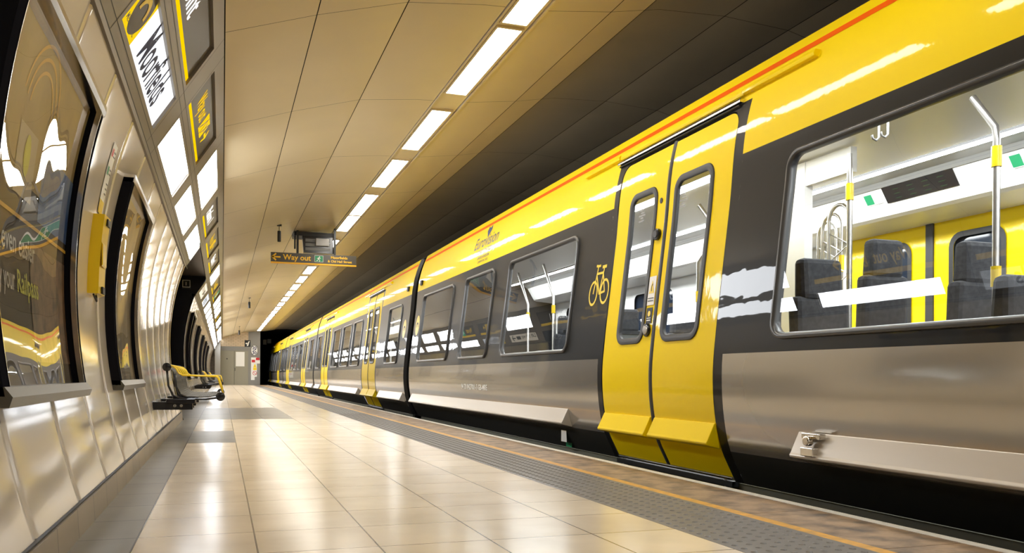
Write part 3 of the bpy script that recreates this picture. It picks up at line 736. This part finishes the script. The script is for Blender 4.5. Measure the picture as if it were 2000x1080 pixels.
# smooth cubic (natural-ish Hermite) through the measured profile
_z = XP[:, 0]; _x = XP[:, 1]; _m = np.gradient(_x, _z)
def XT(z):
    z = min(max(z, _z[0]), _z[-1]); i = min(max(bisect_right(list(_z), z) - 1, 0), len(_z) - 2); h = _z[i + 1] - _z[i]; t = (z - _z[i]) / h
    return float((2 * t**3 - 3 * t**2 + 1) * _x[i] + (t**3 - 2 * t**2 + t) * h * _m[i] + (-2 * t**3 + 3 * t**2) * _x[i + 1] + (t**3 - t**2) * h * _m[i + 1])
def DXT(z): return (XT(min(z + .04, 2.74)) - XT(max(z - .04, -.4))) / (min(z + .04, 2.74) - max(z - .04, -.4))
XC = 4.43
def skin(name, outer, holes, m, parent, off=0, far=False, step=.07):
    polys = [[Vector((y, z, 0)) for y, z in outer]] + [[Vector((y, z, 0)) for y, z in h] for h in holes]
    flatv = [v for p in polys for v in p]
    tris = tessellate_polygon(polys)
    bm = bmesh.new(); vs = [bm.verts.new(v) for v in flatv]
    for t in tris:
        try: bm.faces.new([vs[i] for i in t])
        except ValueError: pass
    z0 = min(p[1] for p in outer); z1 = max(p[1] for p in outer)
    n = int((z1 - z0) / step)
    for i in range(1, n + 1):
        zc = z0 + (z1 - z0) * i / (n + 1)
        bmesh.ops.bisect_plane(bm, geom=bm.verts[:] + bm.edges[:] + bm.faces[:], plane_co=(0, zc, 0), plane_no=(0, 1, 0))
    for v in bm.verts:
        y, z = v.co.x, v.co.y
        x = XT(z) + off
        if far: x = 2 * XC - x
        v.co = (x, y, z)
    bm.normal_update()
    for f in bm.faces:
        if (f.normal.x > 0) != far: f.normal_flip()
    me = bpy.data.meshes.new(name); bm.to_mesh(me); bm.free()
    me.materials.append(m)
    me.polygons.foreach_set('use_smooth', [True] * len(me.polygons))
    ns = []
    for v in me.vertices:
        d = DXT(v.co.z); k = Vector((-1, 0, d)).normalized()
        if far: k.x = -k.x
        ns.append(k)
    me.normals_split_custom_set_from_vertices(ns)
    o = bpy.data.objects.new(name, me); C.objects.link(o); o.parent = parent
    return o
def R4(y0, z0, y1, z1): return [(y0, z0), (y1, z0), (y1, z1), (y0, z1)]
def frame_ring(name, y0, z0, y1, z1, r, w, m, parent, h=.022, depth=.035):
    g = M(); prof = [(0, 0.004), (.004, -h * .7), (w * .45, -h), (w * .8, -h * .8), (w, -h * .2), (w, depth)]
    loops = []
    for ins, off in prof:
        pts = rrect(y0 + ins, z0 + ins, y1 - ins, z1 - ins, max(r - ins, .01), 7)
        # densify the long vertical edges so the ring follows the body
        den = []
        for i, p in enumerate(pts):
            q = pts[(i + 1) % len(pts)]; n = 8 if abs(q[1] - p[1]) > .4 else 1
            for k in range(n): den.append((p[0] + (q[0] - p[0]) * k / n, p[1] + (q[1] - p[1]) * k / n))
        loops.append([(XT(z) + off, y, z) for y, z in den])
    g.grid([l + [l[0]] for l in loops])
    return g.build(name, m, parent, smooth=True, angle=50)
WZ0, WZ1 = .895, 2.012
def window(parent, y0, y1, z0=WZ0, z1=WZ1, r=.11):
    f = frame_ring('window_frame', y0, z0, y1, z1, r, .038, FRAME, parent)
    w = .036
    skin('glass', rrect(y0 + w, z0 + w, y1 - w, z1 - w, r - w, 5), [], GLASS, f, off=.006)
def win_hole(y0, y1): return rrect(y0 + .008, WZ0 + .008, y1 - .008, WZ1 - .008, .10, 7)
def wedge(name, y0, y1, m, parent):
    g = M(); zt, zb = .375, .24
    g.prism([(XT(zt) - .004, zt), (XT(zb) - .088, zb + .022), (XT(zb) - .098, zb + .008), (XT(zb) - .094, zb - .006), (XT(zb) - .07, zb - .014), (XT(.2) + .005, .205), (XT(.2) + .03, .205), (XT(zt) + .02, zt)], y0, y1)
    return g.build(name, m, parent, bevel=.004)
def arr_top(y0, y1, z0, z1, r):   # rectangle with rounded top corners
    out = [(y0, z0), (y1, z0)]
    for i in range(8): a = PI / 2 * i / 7; out.append((y1 - r + r * math.cos(a), z1 - r + r * math.sin(a)))
    for i in range(8): a = PI / 2 + PI / 2 * i / 7; out.append((y0 + r + r * math.cos(a), z1 - r + r * math.sin(a)))
    return out
def doorway(car, s0, s1, detail):
    a, b = s0 + .10, s1 - .08
    top = 2.455
    skin('door_surround', R4(s0, -.01, s1, 2.48), [], DARK, car) if False else None
    # surround: frame-like strip around the leaves
    o = [(s0, -.01), (a, -.01), (a, top - .12)] + [(a + .12 - .12 * math.cos(PI / 2 * i / 6), top - .12 + .12 * math.sin(PI / 2 * i / 6)) for i in range(1, 7)] + \
        [(b - .12 + .12 * math.sin(PI / 2 * i / 6), top - .12 + .12 * math.cos(PI / 2 * i / 6)) for i in range(0, 7)] + [(b, -.01), (s1, -.01), (s1, 2.485), (s0, 2.485)]
    skin('door_surround', o, [], DARK, car)
    # dark reveal behind the joints
    mid = (a + b) / 2 + .005
    for j, (p, q, ro) in enumerate(((a + .012, mid - .028, 'near'), (mid + .028, b - .012, 'far'))):
        r = .11
        if ro == 'near': sh_ = [(q, .02), (q, top - .012), (p + r, top - .012)] + [(p + r - r * math.sin(PI / 2 * i / 6), top - .012 - r + r * math.cos(PI / 2 * i / 6)) for i in range(1, 7)] + [(p, .02)]
        else: sh_ = [(p, .02), (q, .02), (q, top - .012 - r)] + [(q - r + r * math.cos(PI / 2 * i / 6), top - .012 - r + r * math.sin(PI / 2 * i / 6)) for i in range(1, 7)] + [(p, top - .012)]
        w0, w1 = (p + .215, q - .075) if ro == 'near' else (p + .125, q - .225)
        hole = rrect(w0 + .01, .945, w1 - .01, 2.145, .10, 6)
        leaf = skin('door_leaf', sh_, [hole], YEL, car, off=.004)
        f = frame_ring('leaf_window_frame', w0, .93, w1, 2.16, .11, .05, DFRAME, leaf, h=.008, depth=.02)
        f.parent = car; f.name = 'door_window_frame'
        skin('glass', rrect(w0 + .05, .98, w1 - .05, 2.11, .06, 5), [], GLASS, f, off=.012)
        wedge('step_fairing', p + .002, q - .004, YEL, car)
        if j == 0 or not detail: pass
    M_ = M()
    zs = np.linspace(.02, top, 30)
    for yy0 in (mid,):
        M_.grid([[(XT(z) + .016, yy0 - .036, z), (XT(z) + .004, yy0 - .027, z), (XT(z) - .004, yy0 - .006, z), (XT(z) - .004, yy0 + .006, z), (XT(z) + .004, yy0 + .027, z), (XT(z) + .016, yy0 + .06, z)] for z in zs])
    M_.build('door_seal', DFRAME, car, smooth=True)
    # black backing edges just behind the leaf gaps
    g = M()
    for ye in (a + .006, b - .006):
        g.grid([[(XT(z) + .008, ye - .03, z), (XT(z) + .014, ye + .05, z)] for z in zs])
    g.grid([[(XT(top) + .01, a, top - .06), (XT(top) + .01, b, top - .06)], [(XT(top) + .03, a, top + .03), (XT(top) + .03, b, top + .03)]])
    g.build('door_rebate', RUB, car)
    # gutter rail above and its yellow covers
    def rail(name, y0, y1, z, h, d, m):
        g = M(); g.prism([(XT(z) + .01, z), (XT(z) - d, z + .004), (XT(z) - d - .004, z + h * .5), (XT(z) - d * .7, z + h), (XT(z + h) + .01, z + h)], y0, y1); return g.build(name, m, car, bevel=.003)
    rail('door_gutter', s0 + .10, s1 + .02, 2.482, .035, .028, CHROME)
    rail('gutter_seal', s0 + .12, s1, 2.462, .018, .015, RUB)
    rail('track_cover', s0 - .62, s0 + .10, 2.535, .045, .03, YEL)
    rail('track_cover', s1 + .02, s1 + .75, 2.535, .045, .03, YEL)
    rail('track_cover', s0 + .10, s1 + .02, 2.53, .05, .016, YEL)
    g = M(); g.box(XT(.0) - .02, XT(0) + .05, a, b, -.045, -.01); g.build('door_sill', BLACK, car)
    g = M(); g.box(XT(.0) - .015, XT(0) + .0, a + .02, b - .02, .0, .012); g.build('sill_strip', CHROME, car)
    for ye in (a + .1, b - .1): M().box(XT(0) - .01, XT(0) + .03, ye - .01, ye + .01, -.06, 0).build('sill_bracket', STEEL, car)
    if detail:
        y = mid + .095
        fr_ = lambda zc: XT(zc)
        for z, r, d, m in ((1.76, .045, .028, BLACKG), (1.03, .05, .022, BLACKG), (2.02, .022, .006, SIGND)):
            o = M().lathe((XT(z) + .004, y, z), (-1, 0, 0), [(0, r), (d * .8, r), (d, r * .85), (d, .001)], 20).build('door_button', m, car, smooth=True, angle=40)
            if z == 1.03: M().lathe((XT(z) - .018, y, z), (-1, 0, 0), [(0, r * .7), (.006, r * .65), (.008, .001)], 18).build('button_face', STEEL, o, smooth=True, angle=40)
            if z == 1.76: M().lathe((XT(z) - .018, y, z), (-1, 0, 0), [(0, r * .75), (.012, r * .6), (.012, .001)], 18).build('button_face', DFRAME, o, smooth=True, angle=40)
        f = lambda o_: (lambda u, v: (XT(v) + o_, y + .05 - u, v))
        g = M(); g.flat(rect(.0, 1.22, .11, 1.44), f(-.001)); st = g.build('warning_sticker', WDECAL, car)
        g = M(); g.flat([[(.015, 1.31), (.095, 1.31), (.055, 1.41)]], f(-.0025)); g.build('sticker_triangle', YDECAL, st)
        g = M(); g.flat(stroke([(.055, 1.33), (.05, 1.36), (.062, 1.38)], .01) + rect(.01, 1.25, .1, 1.256) + rect(.01, 1.27, .1, 1.276), f(-.0035)); g.build('sticker_marks', BLACK, st)
        g = M(); g.flat(rect(.01, 1.08, .10, 1.20), f(-.001)); st = g.build('push_sticker', BLACK, car)
        g = M(); g.flat(circle(.055, 1.155, .022, 12), f(-.0025)); g.build('sticker_spot', YDECAL, st)
        g = M(); g.flat(rect(.025, 1.10, .085, 1.108) + rect(.025, 1.118, .085, 1.124), f(-.0025)); g.build('sticker_lines', WDECAL, st)
        for wy in (mid - .22, mid + .42):
            g = M(); g.flat([q for k in range(5) for q in rect(-.045 + (k % 2) * .03, 2.0 - k * .022, .03 + (k % 3) * .015, 2.012 - k * .022)], lambda u, v: (XT(v) + .008, wy - u, v)); g.build('glass_etching', INGREY, car)

def carriage(label, y0, y1, doors, wins, detail=False, far_doors=True):
    car = thing('train_carriage', label, 'train carriage', group='carriages of the yellow and grey train')
    segs = []; c = y0
    for s0, s1 in doors: segs.append((c, s0)); c = s1
    segs.append((c, y1))
    for a, b in segs:
        ws = [w for w in wins if a < w[0] and w[1] < b]
        skin('yellow_side_panel', R4(a, 2.115, b, 2.485), [], YEL, car)
        skin('charcoal_side_panel', R4(a, .825, b, 2.115), [win_hole(*w) for w in ws], DARK, car)
        skin('silver_side_panel', R4(a, .20, b, .825), [], SILV, car)
        skin('skirt_panel', R4(a, -.01, b, .20), [], SKIRT, car)
    for s0, s1 in doors: doorway(car, s0, s1, detail)
    for w in wins: window(car, *w)
    skin('roof_side', R4(y0, 2.485, y1, 2.74), [], YEL, car)
    skin('orange_line', R4(y0 + .05, 2.627, y1 - .05, 2.667), [], ORANGE, car, off=-.0015)
    rs = [(3.34, 2.74), (3.40, 2.772), (3.52, 2.81), (3.8, 2.85), (4.43, 2.87), (5.06, 2.85), (5.34, 2.81), (5.46, 2.772), (5.52, 2.74)]
    g = M(); g.grid([[(x, y, z) for x, z in rs] for y in (y0, y1)]); g.build('roof', mat('roof_grey', (.12, .12, .11), .5), car, smooth=True)
    skin('far_side', R4(y0, -.01, y1, 2.74), [], DARK, car, far=True, step=.2)
    g = M(); g.box(3.22, 3.26, y0 + .1, y1 - .1, -.55, -.02); g.build('underframe_sill', SILL, car)
    g = M(); g.box(3.26, 5.6, y0 + .1, y1 - .1, -.6, -.10); g.build('underframe', SKIRT, car)
    # ends
    for ye, d in ((y0, 1), (y1, -1)):
        zs = np.linspace(-.01, 2.74, 26)
        sec = [(XT(z) + .012, z) for z in zs] + [(x, z) for x, z in rs[1:-1]] + [(2 * XC - XT(z) - .012, z) for z in zs[::-1]]
        g = M(); n = len(sec)
        g.add([(x, ye + d * .01, z) for x, z in sec], [tuple(range(n))]); g.build('end_panel', BLACK, car)
        g = M(); g.grid([[(XT(z) - .001, ye, z), (XT(z) + .05, ye - d * .05, z)] for z in zs]); 
        g.build('end_corner', RUB, car, smooth=True)
    # interior shell
    zc, zf = 2.24, .02
    g = M(); g.box(3.24, 5.62, y0 + .15, y1 - .15, zf - .06, zf); g.build('cabin_floor', mat('cabin_floor', (.10, .10, .11), .5), car)
    g = M(); g.grid([[(3.24, y, 2.10), (3.35, y, 2.21), (3.5, y, 2.235), (4.62, y, 2.235)] for y in (y0 + .15, y1 - .15)]); g.build('cabin_ceiling', INWHITE, car)
    g = M(); g.grid([[(4.66, y, 2.23), (4.88, y, 2.275)] for y in (y0 + .2, y1 - .2)]); g.build('light_strip', TSTRIP, car)
    g = M(); g.grid([[(3.55, y, 2.225), (3.66, y, 2.225)] for y in (y0 + .2, y1 - .2)]); g.build('light_strip', TSTRIP, car)
    g = M(); g.grid([[(4.90, y, 2.28), (5.05, y, 2.27), (5.10, y, 2.235)] for y in (y0 + .15, y1 - .15)]); g.build('light_lip', INGREY, car)
    g = M(); g.grid([[(5.10, y, 2.26), (5.24, y, 2.03), (5.28, y, 2.01)] for y in (y0 + .15, y1 - .15)]); g.grid([[(5.28, y, 2.01), (5.66, y, 1.98)] for y in (y0 + .15, y1 - .15)]); g.build('coving_panel', INWHITE, car)
    # far interior wall with windows and doors
    def inner(name, ya, yb, za, zb, m, x=5.66, holes=()):
        g = M(); polys = [[Vector((a_, b_, 0)) for a_, b_ in R4(ya, za, yb, zb)]] + [[Vector((a_, b_, 0)) for a_, b_ in h] for h in holes]
        tr_ = tessellate_polygon(polys); fv = [v for p in polys for v in p]
        g.add([(x, v.x, v.y) for v in fv], tr_); return g.build(name, m, car)
    c = y0 + .15
    for s0, s1 in doors + [(y1 - .15, None)]:
        if s0 - c > .3:
            ws = [w for w in wins if c < w[0] and w[1] < s0]
            inner('cabin_wall', c, s0, .02, 1.99, INWHITE, holes=[rrect(w[0] + .1, 1.0, w[1] - .1, 1.86, .1, 4) for w in ws])
            inner('cabin_dado', c, s0, .02, .98, INGREY, x=5.655)
            for w in ws: inner('far_window', w[0] + .05, w[1] - .05, .96, 1.9, FARG, x=5.70)
        if s1:
            mid = (s0 + s1) / 2
            inner('far_door', s0, s1, .02, 1.99, YEL, x=5.66, holes=[rrect(mid - .70, .96, mid - .24, 1.84, .1, 5), rrect(mid + .24, .96, mid + .70, 1.84, .1, 5)])
            inner('far_window', s0 + .05, s1 - .05, .9, 1.93, FARG, x=5.69)
            g = M(); g.box(5.645, 5.67, mid - .04, mid + .04, .02, 1.99); g.build('far_door_seal', DFRAME, car)
            for wy in (mid - .47, mid + .47):
                g = M(); pr = []
                for ins in (0, .045): pr.append([(5.65, y, z) for y, z in rrect(wy - .27 + ins, .93 + ins, wy + .27 - ins, 1.87 - ins, .12 - ins * .8, 5)])
                g.grid([l + [l[0]] for l in pr]); g.build('far_door_frame', RUB, car)
            c = s1
    return car

c1 = carriage('nearest yellow and charcoal train carriage with bicycle symbol beside its doors', -4.5, 14.32, [(4.70, 6.60)],
              [(1.0, 4.215), (7.30, 9.34), (9.88, 11.2), (11.80, 13.77)], True)
def layout(o):
    return [(17.66 + o, 19.64 + o), (26.15 + o, 28.13 + o)], [(15.48 + o, 16.78 + o), (20.1 + o, 21.5 + o), (21.9 + o, 23.5 + o), (23.95 + o, 25.55 + o), (28.6 + o, 29.85 + o)]
d, w = layout(0); c2 = carriage('second yellow and grey train carriage, behind the first dark coupling gap', 14.78, 30.25, d, w)
d, w = layout(15.85); c3 = carriage('third train carriage down the platform', 30.62, 46.1, d, w)
d, w = layout(31.7); c4 = carriage('farthest train carriage, entering the dark tunnel mouth', 46.45, 61.5, d[:2], w)
# gangways between carriages
for a, b in ((14.32, 14.78), (30.25, 30.62), (46.1, 46.45)):
    g = M()
    for k in range(5):
        ya = a + .03 + (b - a - .06) * k / 5; g.box(3.45, 5.4, ya, ya + (b - a) / 9, .0, 2.5)
    tag(g.build('gangway_bellows', BLACK), {14.32: 'black folded gangway bellows between first and second carriages', 30.25: 'black folded gangway bellows between second and third carriages', 46.1: 'black folded gangway bellows between third and farthest carriages'}[a], 'gangway', 'gangways between the carriages')
# fairings, marks and fittings on the carriages
def fairing(car, a, b): return wedge('body_fairing', a, b, SILVBOX, car)
fb = fairing(c1, 7.30, 14.15); fb2 = fairing(c1, -1.5, 3.96)
for o, c in ((0, c2), (15.85, c3), (31.7, c4)):
    for a, b in ((14.95, 17.3), (20.2, 25.8), (28.5, 30.0)): fairing(c, a + o, b + o)
g = M(); g.box(XT(.3) - .10, XT(.3) - .03, 3.74, 3.84, .255, .30); g.lathe((XT(.33) - .06, 3.80, .335), (-1, 0, 0), [(0, .028), (.03, .028), (.035, .02)], 12); g.box(XT(.35) - .06, XT(.35) - .02, 3.72, 3.87, .345, .375); g.build('fairing_latch', CHROME, c1, bevel=.003)
sm = lambda off, yc, zc: (lambda u, v: (XT(zc + v) + off, yc - u, zc + v))
# bicycle symbol
bk_ = ring(-.115, -.06, .09, .02, 22, ry=.1) + ring(.115, -.06, .09, .02, 22, ry=.1)
bk_ += stroke([(-.115, -.06), (-.05, .09), (.07, .09)], .018) + stroke([(-.115, -.06), (-.01, -.07), (.075, .075)], .018) + stroke([(-.065, .13), (-.01, -.07)], .018) + stroke([(.115, -.06), (.06, .15), (.02, .15)], .018) + stroke([(-.10, .135), (-.03, .135)], .024) + stroke([(.06, .15), (.10, .155)], .02)
g = M(); g.flat(shift(bk_, 0, 0, -1.0, 1.12), sm(-.002, 6.735, 1.475)); g.build('bicycle_symbol', YDECAL, c1)
g = M(); g.flat(shift(fitw(text2d('94 70 0427001-5 GB-MRE', .095, .022), 1.16), 0, 0), sm(-.002, 10.95, .505)); g.build('vehicle_number', WDECAL, c1)
g = M(); g.flat(shift(fitw(text2d('Eurovision', .22, .012, shear=.3), 1.05), -.15, .06), sm(-.002, 10.86, 2.30)); hl = g.build('contest_logo', SIGND, c1)
g = M(); g.flat([[(.40, .24), (.30, .34), (.33, .40), (.40, .37), (.47, .40), (.50, .34)]], sm(-.003, 10.86, 2.22)); g.build('logo_heart', LITBLUE, hl)
g = M(); g.flat(shift(fitw(text2d('SONG CONTEST', .075, .012), .62), .0, 0), sm(-.002, 10.80, 2.275)); g.build('contest_lettering', SIGND, hl); g = M(); g.flat(shift(fitw(text2d('UNITED KINGDOM', .05, .012), .50), .05, -.07), sm(-.002, 10.80, 2.275)); g.build('contest_lettering', SIGND, hl); g = M(); g.flat(shift(fitw(text2d('LIVERPOOL 2023', .04, .012), .44), .08, -.12), sm(-.002, 10.80, 2.275)); g.build('contest_lettering', SIGND, hl)
for (car, yc) in ((c1, 14.03), (c2, 15.12)):
    g = M(); g.flat(circle(0, 0, .14, 24, ry=.17), sm(-.002, yc, 1.52)); lg = g.build('operator_roundel', YDECAL, car)
    g = M(); g.flat(ring(0, -.03, .085, .03, 14, a0=0, a1=PI), sm(-.003, yc, 1.52)); g.build('roundel_wave', DARK, lg)
    M().box(XT(2.25) - .03, XT(2.25) + .01, yc - .07, yc + .05, 2.20, 2.28).build('side_camera', BLACK, car)
t = M(); t.add([(XT(.1) - .03, y, z) for y, z in ((7.62, .05), (7.48, .05), (7.5, .19), (7.62, .19))], [(0, 1, 2, 3)]); tt = t.build('jacking_label', WDECAL, c1)
M().add([(XT(.0) - .03, y, z) for y, z in ((7.62, .0), (7.48, .0), (7.48, .04), (7.62, .04))], [(0, 1, 2, 3)]).build('label_band', GREENP, tt)

# ------------------------------------------------------------------ inside the nearest carriage
def seat(label, x, y, ztop, w=.42, face=1, wide=1):
    t = thing('passenger_chair', label, 'seat', group='seats inside the nearest carriage')
    zb = ztop - .75
    def pill(nm, sec, x0, x1, m):
        g = M(); g.add([(x0, a, b) for a, b in sec] + [(x1, a, b) for a, b in sec], [tuple(range(len(sec))), tuple(range(2 * len(sec) - 1, len(sec) - 1, -1))] + [(i, (i + 1) % len(sec), (i + 1) % len(sec) + len(sec), i + len(sec)) for i in range(len(sec))])
        return g.build(nm, m, t, bevel=.035)
    d = face
    pill('backrest', [(y, zb), (y + .10 * d, zb), (y + .08 * d, ztop - .24), (y - .03 * d, ztop - .24)], x, x + w, SEATM)
    pill('headrest', [(y - .03 * d, ztop - .26), (y + .09 * d, ztop - .26), (y + .07 * d, ztop), (y - .03 * d, ztop)], x + .05, x + w - .05, SEATM)
    pill('cushion', [(y, zb - .02), (y - .45 * d, zb + .0), (y - .45 * d, zb + .10), (y, zb + .10)], x, x + w, SEATM)
    g = M(); g.box(x + w * .3, x + w * .7, y - .3 if d > 0 else y, y if d > 0 else y + .3, .02, zb); g.build('pedestal', SEATG, t)
seat('dark seat seen through the big window, right one before the yellow door', 4.12, 3.92, 1.50, .36)
seat('dark seat seen through the big window, beside the bent handrail', 4.0, 4.55, 1.60, .36)
seat('dark seat at the left end of the big window', 3.34, 4.45, 1.42, .40, -1)
seat('low dark seat at the bottom right of the big window', 3.5, 3.1, 1.18, .42)
seat('dark seat in the square window nearest the bicycle symbol', 4.15, 8.75, 1.45, .42)
seat('dark seat behind the left half of the square window nearest the bicycle symbol', 4.15, 10.4, 1.48, .42)
seat('dark seat at the far wall behind the square window', 5.1, 9.1, 1.45, .42)
t = thing('draught_screen', 'grey low partition seen through the square window beside the bicycle symbol', 'screen')
M().box(3.32, 4.2, 8.0, 8.04, .02, 1.12).build('screen_panel', SEATG, t); M().box(3.3, 4.22, 7.99, 8.05, 1.12, 1.15).build('cap_rail', SEATM, t)
def pole(label, pts, clamps):
    t = thing('grab_pole', label, 'handrail', group='steel grab poles inside the nearest carriage')
    M().tube(pts, .019, 12).build('tube', STEEL, t, smooth=True, angle=60)
    for (x, y, z) in clamps: M().lathe((x, y, z - .055), (0, 0, 1), [(0, .026), (.11, .026)], 14).build('yellow_sleeve', YPLAIN, t, smooth=True, angle=40)
pole('steel grab pole with bent top at the right of the big window', [(3.9, 3.45, .02), (3.9, 3.45, 1.95), (3.9, 3.46, 2.02), (3.85, 3.56, 2.205)], [(3.9, 3.45, 1.86), (3.9, 3.45, 1.22)])
pole('straight steel grab pole beside the bicycle rack', [(3.9, 4.57, .02), (3.9, 4.57, 2.15)], [(3.9, 4.57, 1.90)])
pole('bent steel grab pole at the left of the square window', [(4.2, 11.6, .02), (4.2, 11.6, 1.72), (4.15, 11.9, 2.205)], [(4.2, 11.6, 1.55)])
pole('bent steel grab pole in the middle of the square window', [(4.2, 10.6, .02), (4.2, 10.6, 1.75), (4.15, 10.85, 2.205)], [(4.2, 10.6, 1.58)])
pole('steel grab pole seen through the right door window', [(4.1, 6.45, .02), (4.1, 6.45, 1.95), (4.0, 6.6, 2.205)], [(4.1, 6.45, 1.75)])
pole('second steel grab pole seen through the right door window', [(4.6, 7.6, .02), (4.6, 7.6, 1.85), (4.6, 7.3, 2.05)], [(4.6, 7.6, 1.5)])
t = thing('ceiling_box', 'white overhead box panel beside the straight grab pole', 'panel')
M().box(3.95, 4.0, 4.62, 5.08, 2.05, 2.22).build('fascia_board', INWHITE, t); M().box(3.94, 4.01, 5.08, 5.34, .02, 2.22).build('side_post', INWHITE, t)
t = thing('bicycle_rack', 'steel looped bicycle rack with yellow sleeves inside the carriage', 'rack')
for k, (x, y) in enumerate(((4.35, 5.10), (4.55, 5.42), (4.75, 5.72))):
    pts = [(x, y, .02), (x, y, 1.86)] + [(x, y + .11 - .11 * math.cos(a), 1.86 + .11 * math.sin(a)) for a in np.linspace(.3, PI - .3, 7)] + [(x, y + .22, 1.86), (x, y + .22, .02)]
    M().tube(pts, .014, 8).build('hoop', STEEL, t, smooth=True)
    M().lathe((x, y, 1.5), (0, 0, 1), [(0, .021), (.13, .021)], 12).build('yellow_sleeve', YPLAIN, t, smooth=True, angle=40)
    g = M(); zz = .9
    pp = []
    for i in range(8): pp.append((x, y + (.22 if i % 2 else 0), 1.0 + i * .11))
    g.tube(pp, .006, 5); g.build('cross_bars', STEEL, t)
t = thing('information_screen', 'wide dark information display on the white coving inside the carriage', 'screen')
cvm = lambda o: (lambda u, v: (5.155 - v * .609 * 1.0 - o + .0, u, 2.17 + v))
g = M(); g.flat([[(4.90, -.055), (5.62, -.055), (5.62, .065), (4.90, .065)]], cvm(.008)); g.build('display', BLACKG, t)
g = M()
for k in range(4):
    for j in range(3): g.flat(rect(5.00 + k * .15, -.035 + j * .033, 5.06 + k * .15, -.030 + j * .033), cvm(.012))
g.build('display_text', lamp_mat('screen_text', (.25, .6, .3), .12), t)
for y, l in ((5.75, 'green exit notice left of the information display'), (4.35, 'green exit notice right of the bent grab pole')):
    t = thing('exit_sticker', l, 'sign', group='green exit notices on the coving')
    g = M(); g.flat([[(y - .09, -.04), (y + .09, -.04), (y + .09, .045), (y - .09, .045)]], cvm(.008)); g.build('panel', WDECAL, t)
    g = M(); g.flat(rect(y - .0, -.035, y + .085, .04), cvm(.011)); g.build('green_field', GREENP, t)
t = thing('coat_hooks', 'pair of grey hooks hanging from the ceiling behind the big window', 'hook')
for y in (4.0, 3.93): M().tube([(3.62, y, 2.215), (3.62, y, 2.08), (3.60, y, 2.06), (3.575, y, 2.07), (3.57, y, 2.09)], .007, 6).build('hook', INGREY, t, smooth=True)
t = thing('wifi_notice', 'small dark square notice with yellow fan symbol on the cabin wall', 'sign')
M().box(5.62, 5.65, 12.55, 12.95, 1.50, 1.85).build('panel', BLACK, t)
g = M(); g.flat([[(-.1, .06), (0, -.08), (.1, .06), (0, .1)]], lambda u, v: (5.615, 12.75 + u, 1.68 + v)); g.build('fan_symbol', YDECAL, t)

# ------------------------------------------------------------------ the train is drawn in its own units; size it and seat every thing on its base
UNIT = 1.065; DROP = -.0437
bpy.context.view_layer.update()
done = set()
def tree(o):
    out = [o]
    for c in o.children: out += tree(c)
    return out
KINDS_ON_TRAIN = ('train_carriage', 'gangway_bellows', 'passenger_chair', 'draught_screen', 'grab_pole', 'ceiling_box', 'bicycle_rack', 'information_screen', 'exit_sticker', 'coat_hooks', 'wifi_notice')
for root in [o for o in C.objects if o.parent is None and o.type in ('EMPTY', 'MESH') and o.get('kind') != 'structure']:
    parts = tree(root)
    if root.name.split('.')[0] in KINDS_ON_TRAIN:
        for p in parts:
            if p.type == 'MESH' and p.data.name not in done:
                done.add(p.data.name)
                p.data.transform(Matrix.Translation((0, 0, DROP)) @ Matrix.Scale(UNIT, 4))
    cs_ = [v.co for p in parts if p.type == 'MESH' for v in p.data.vertices]
    if not cs_: continue
    lo = [min(c[i] for c in cs_) for i in range(3)]; hi = [max(c[i] for c in cs_) for i in range(3)]
    base = Vector(((lo[0] + hi[0]) / 2, (lo[1] + hi[1]) / 2, lo[2]))
    for p in parts:
        if p.type == 'MESH': p.data.transform(Matrix.Translation(-base))
    root.location = base
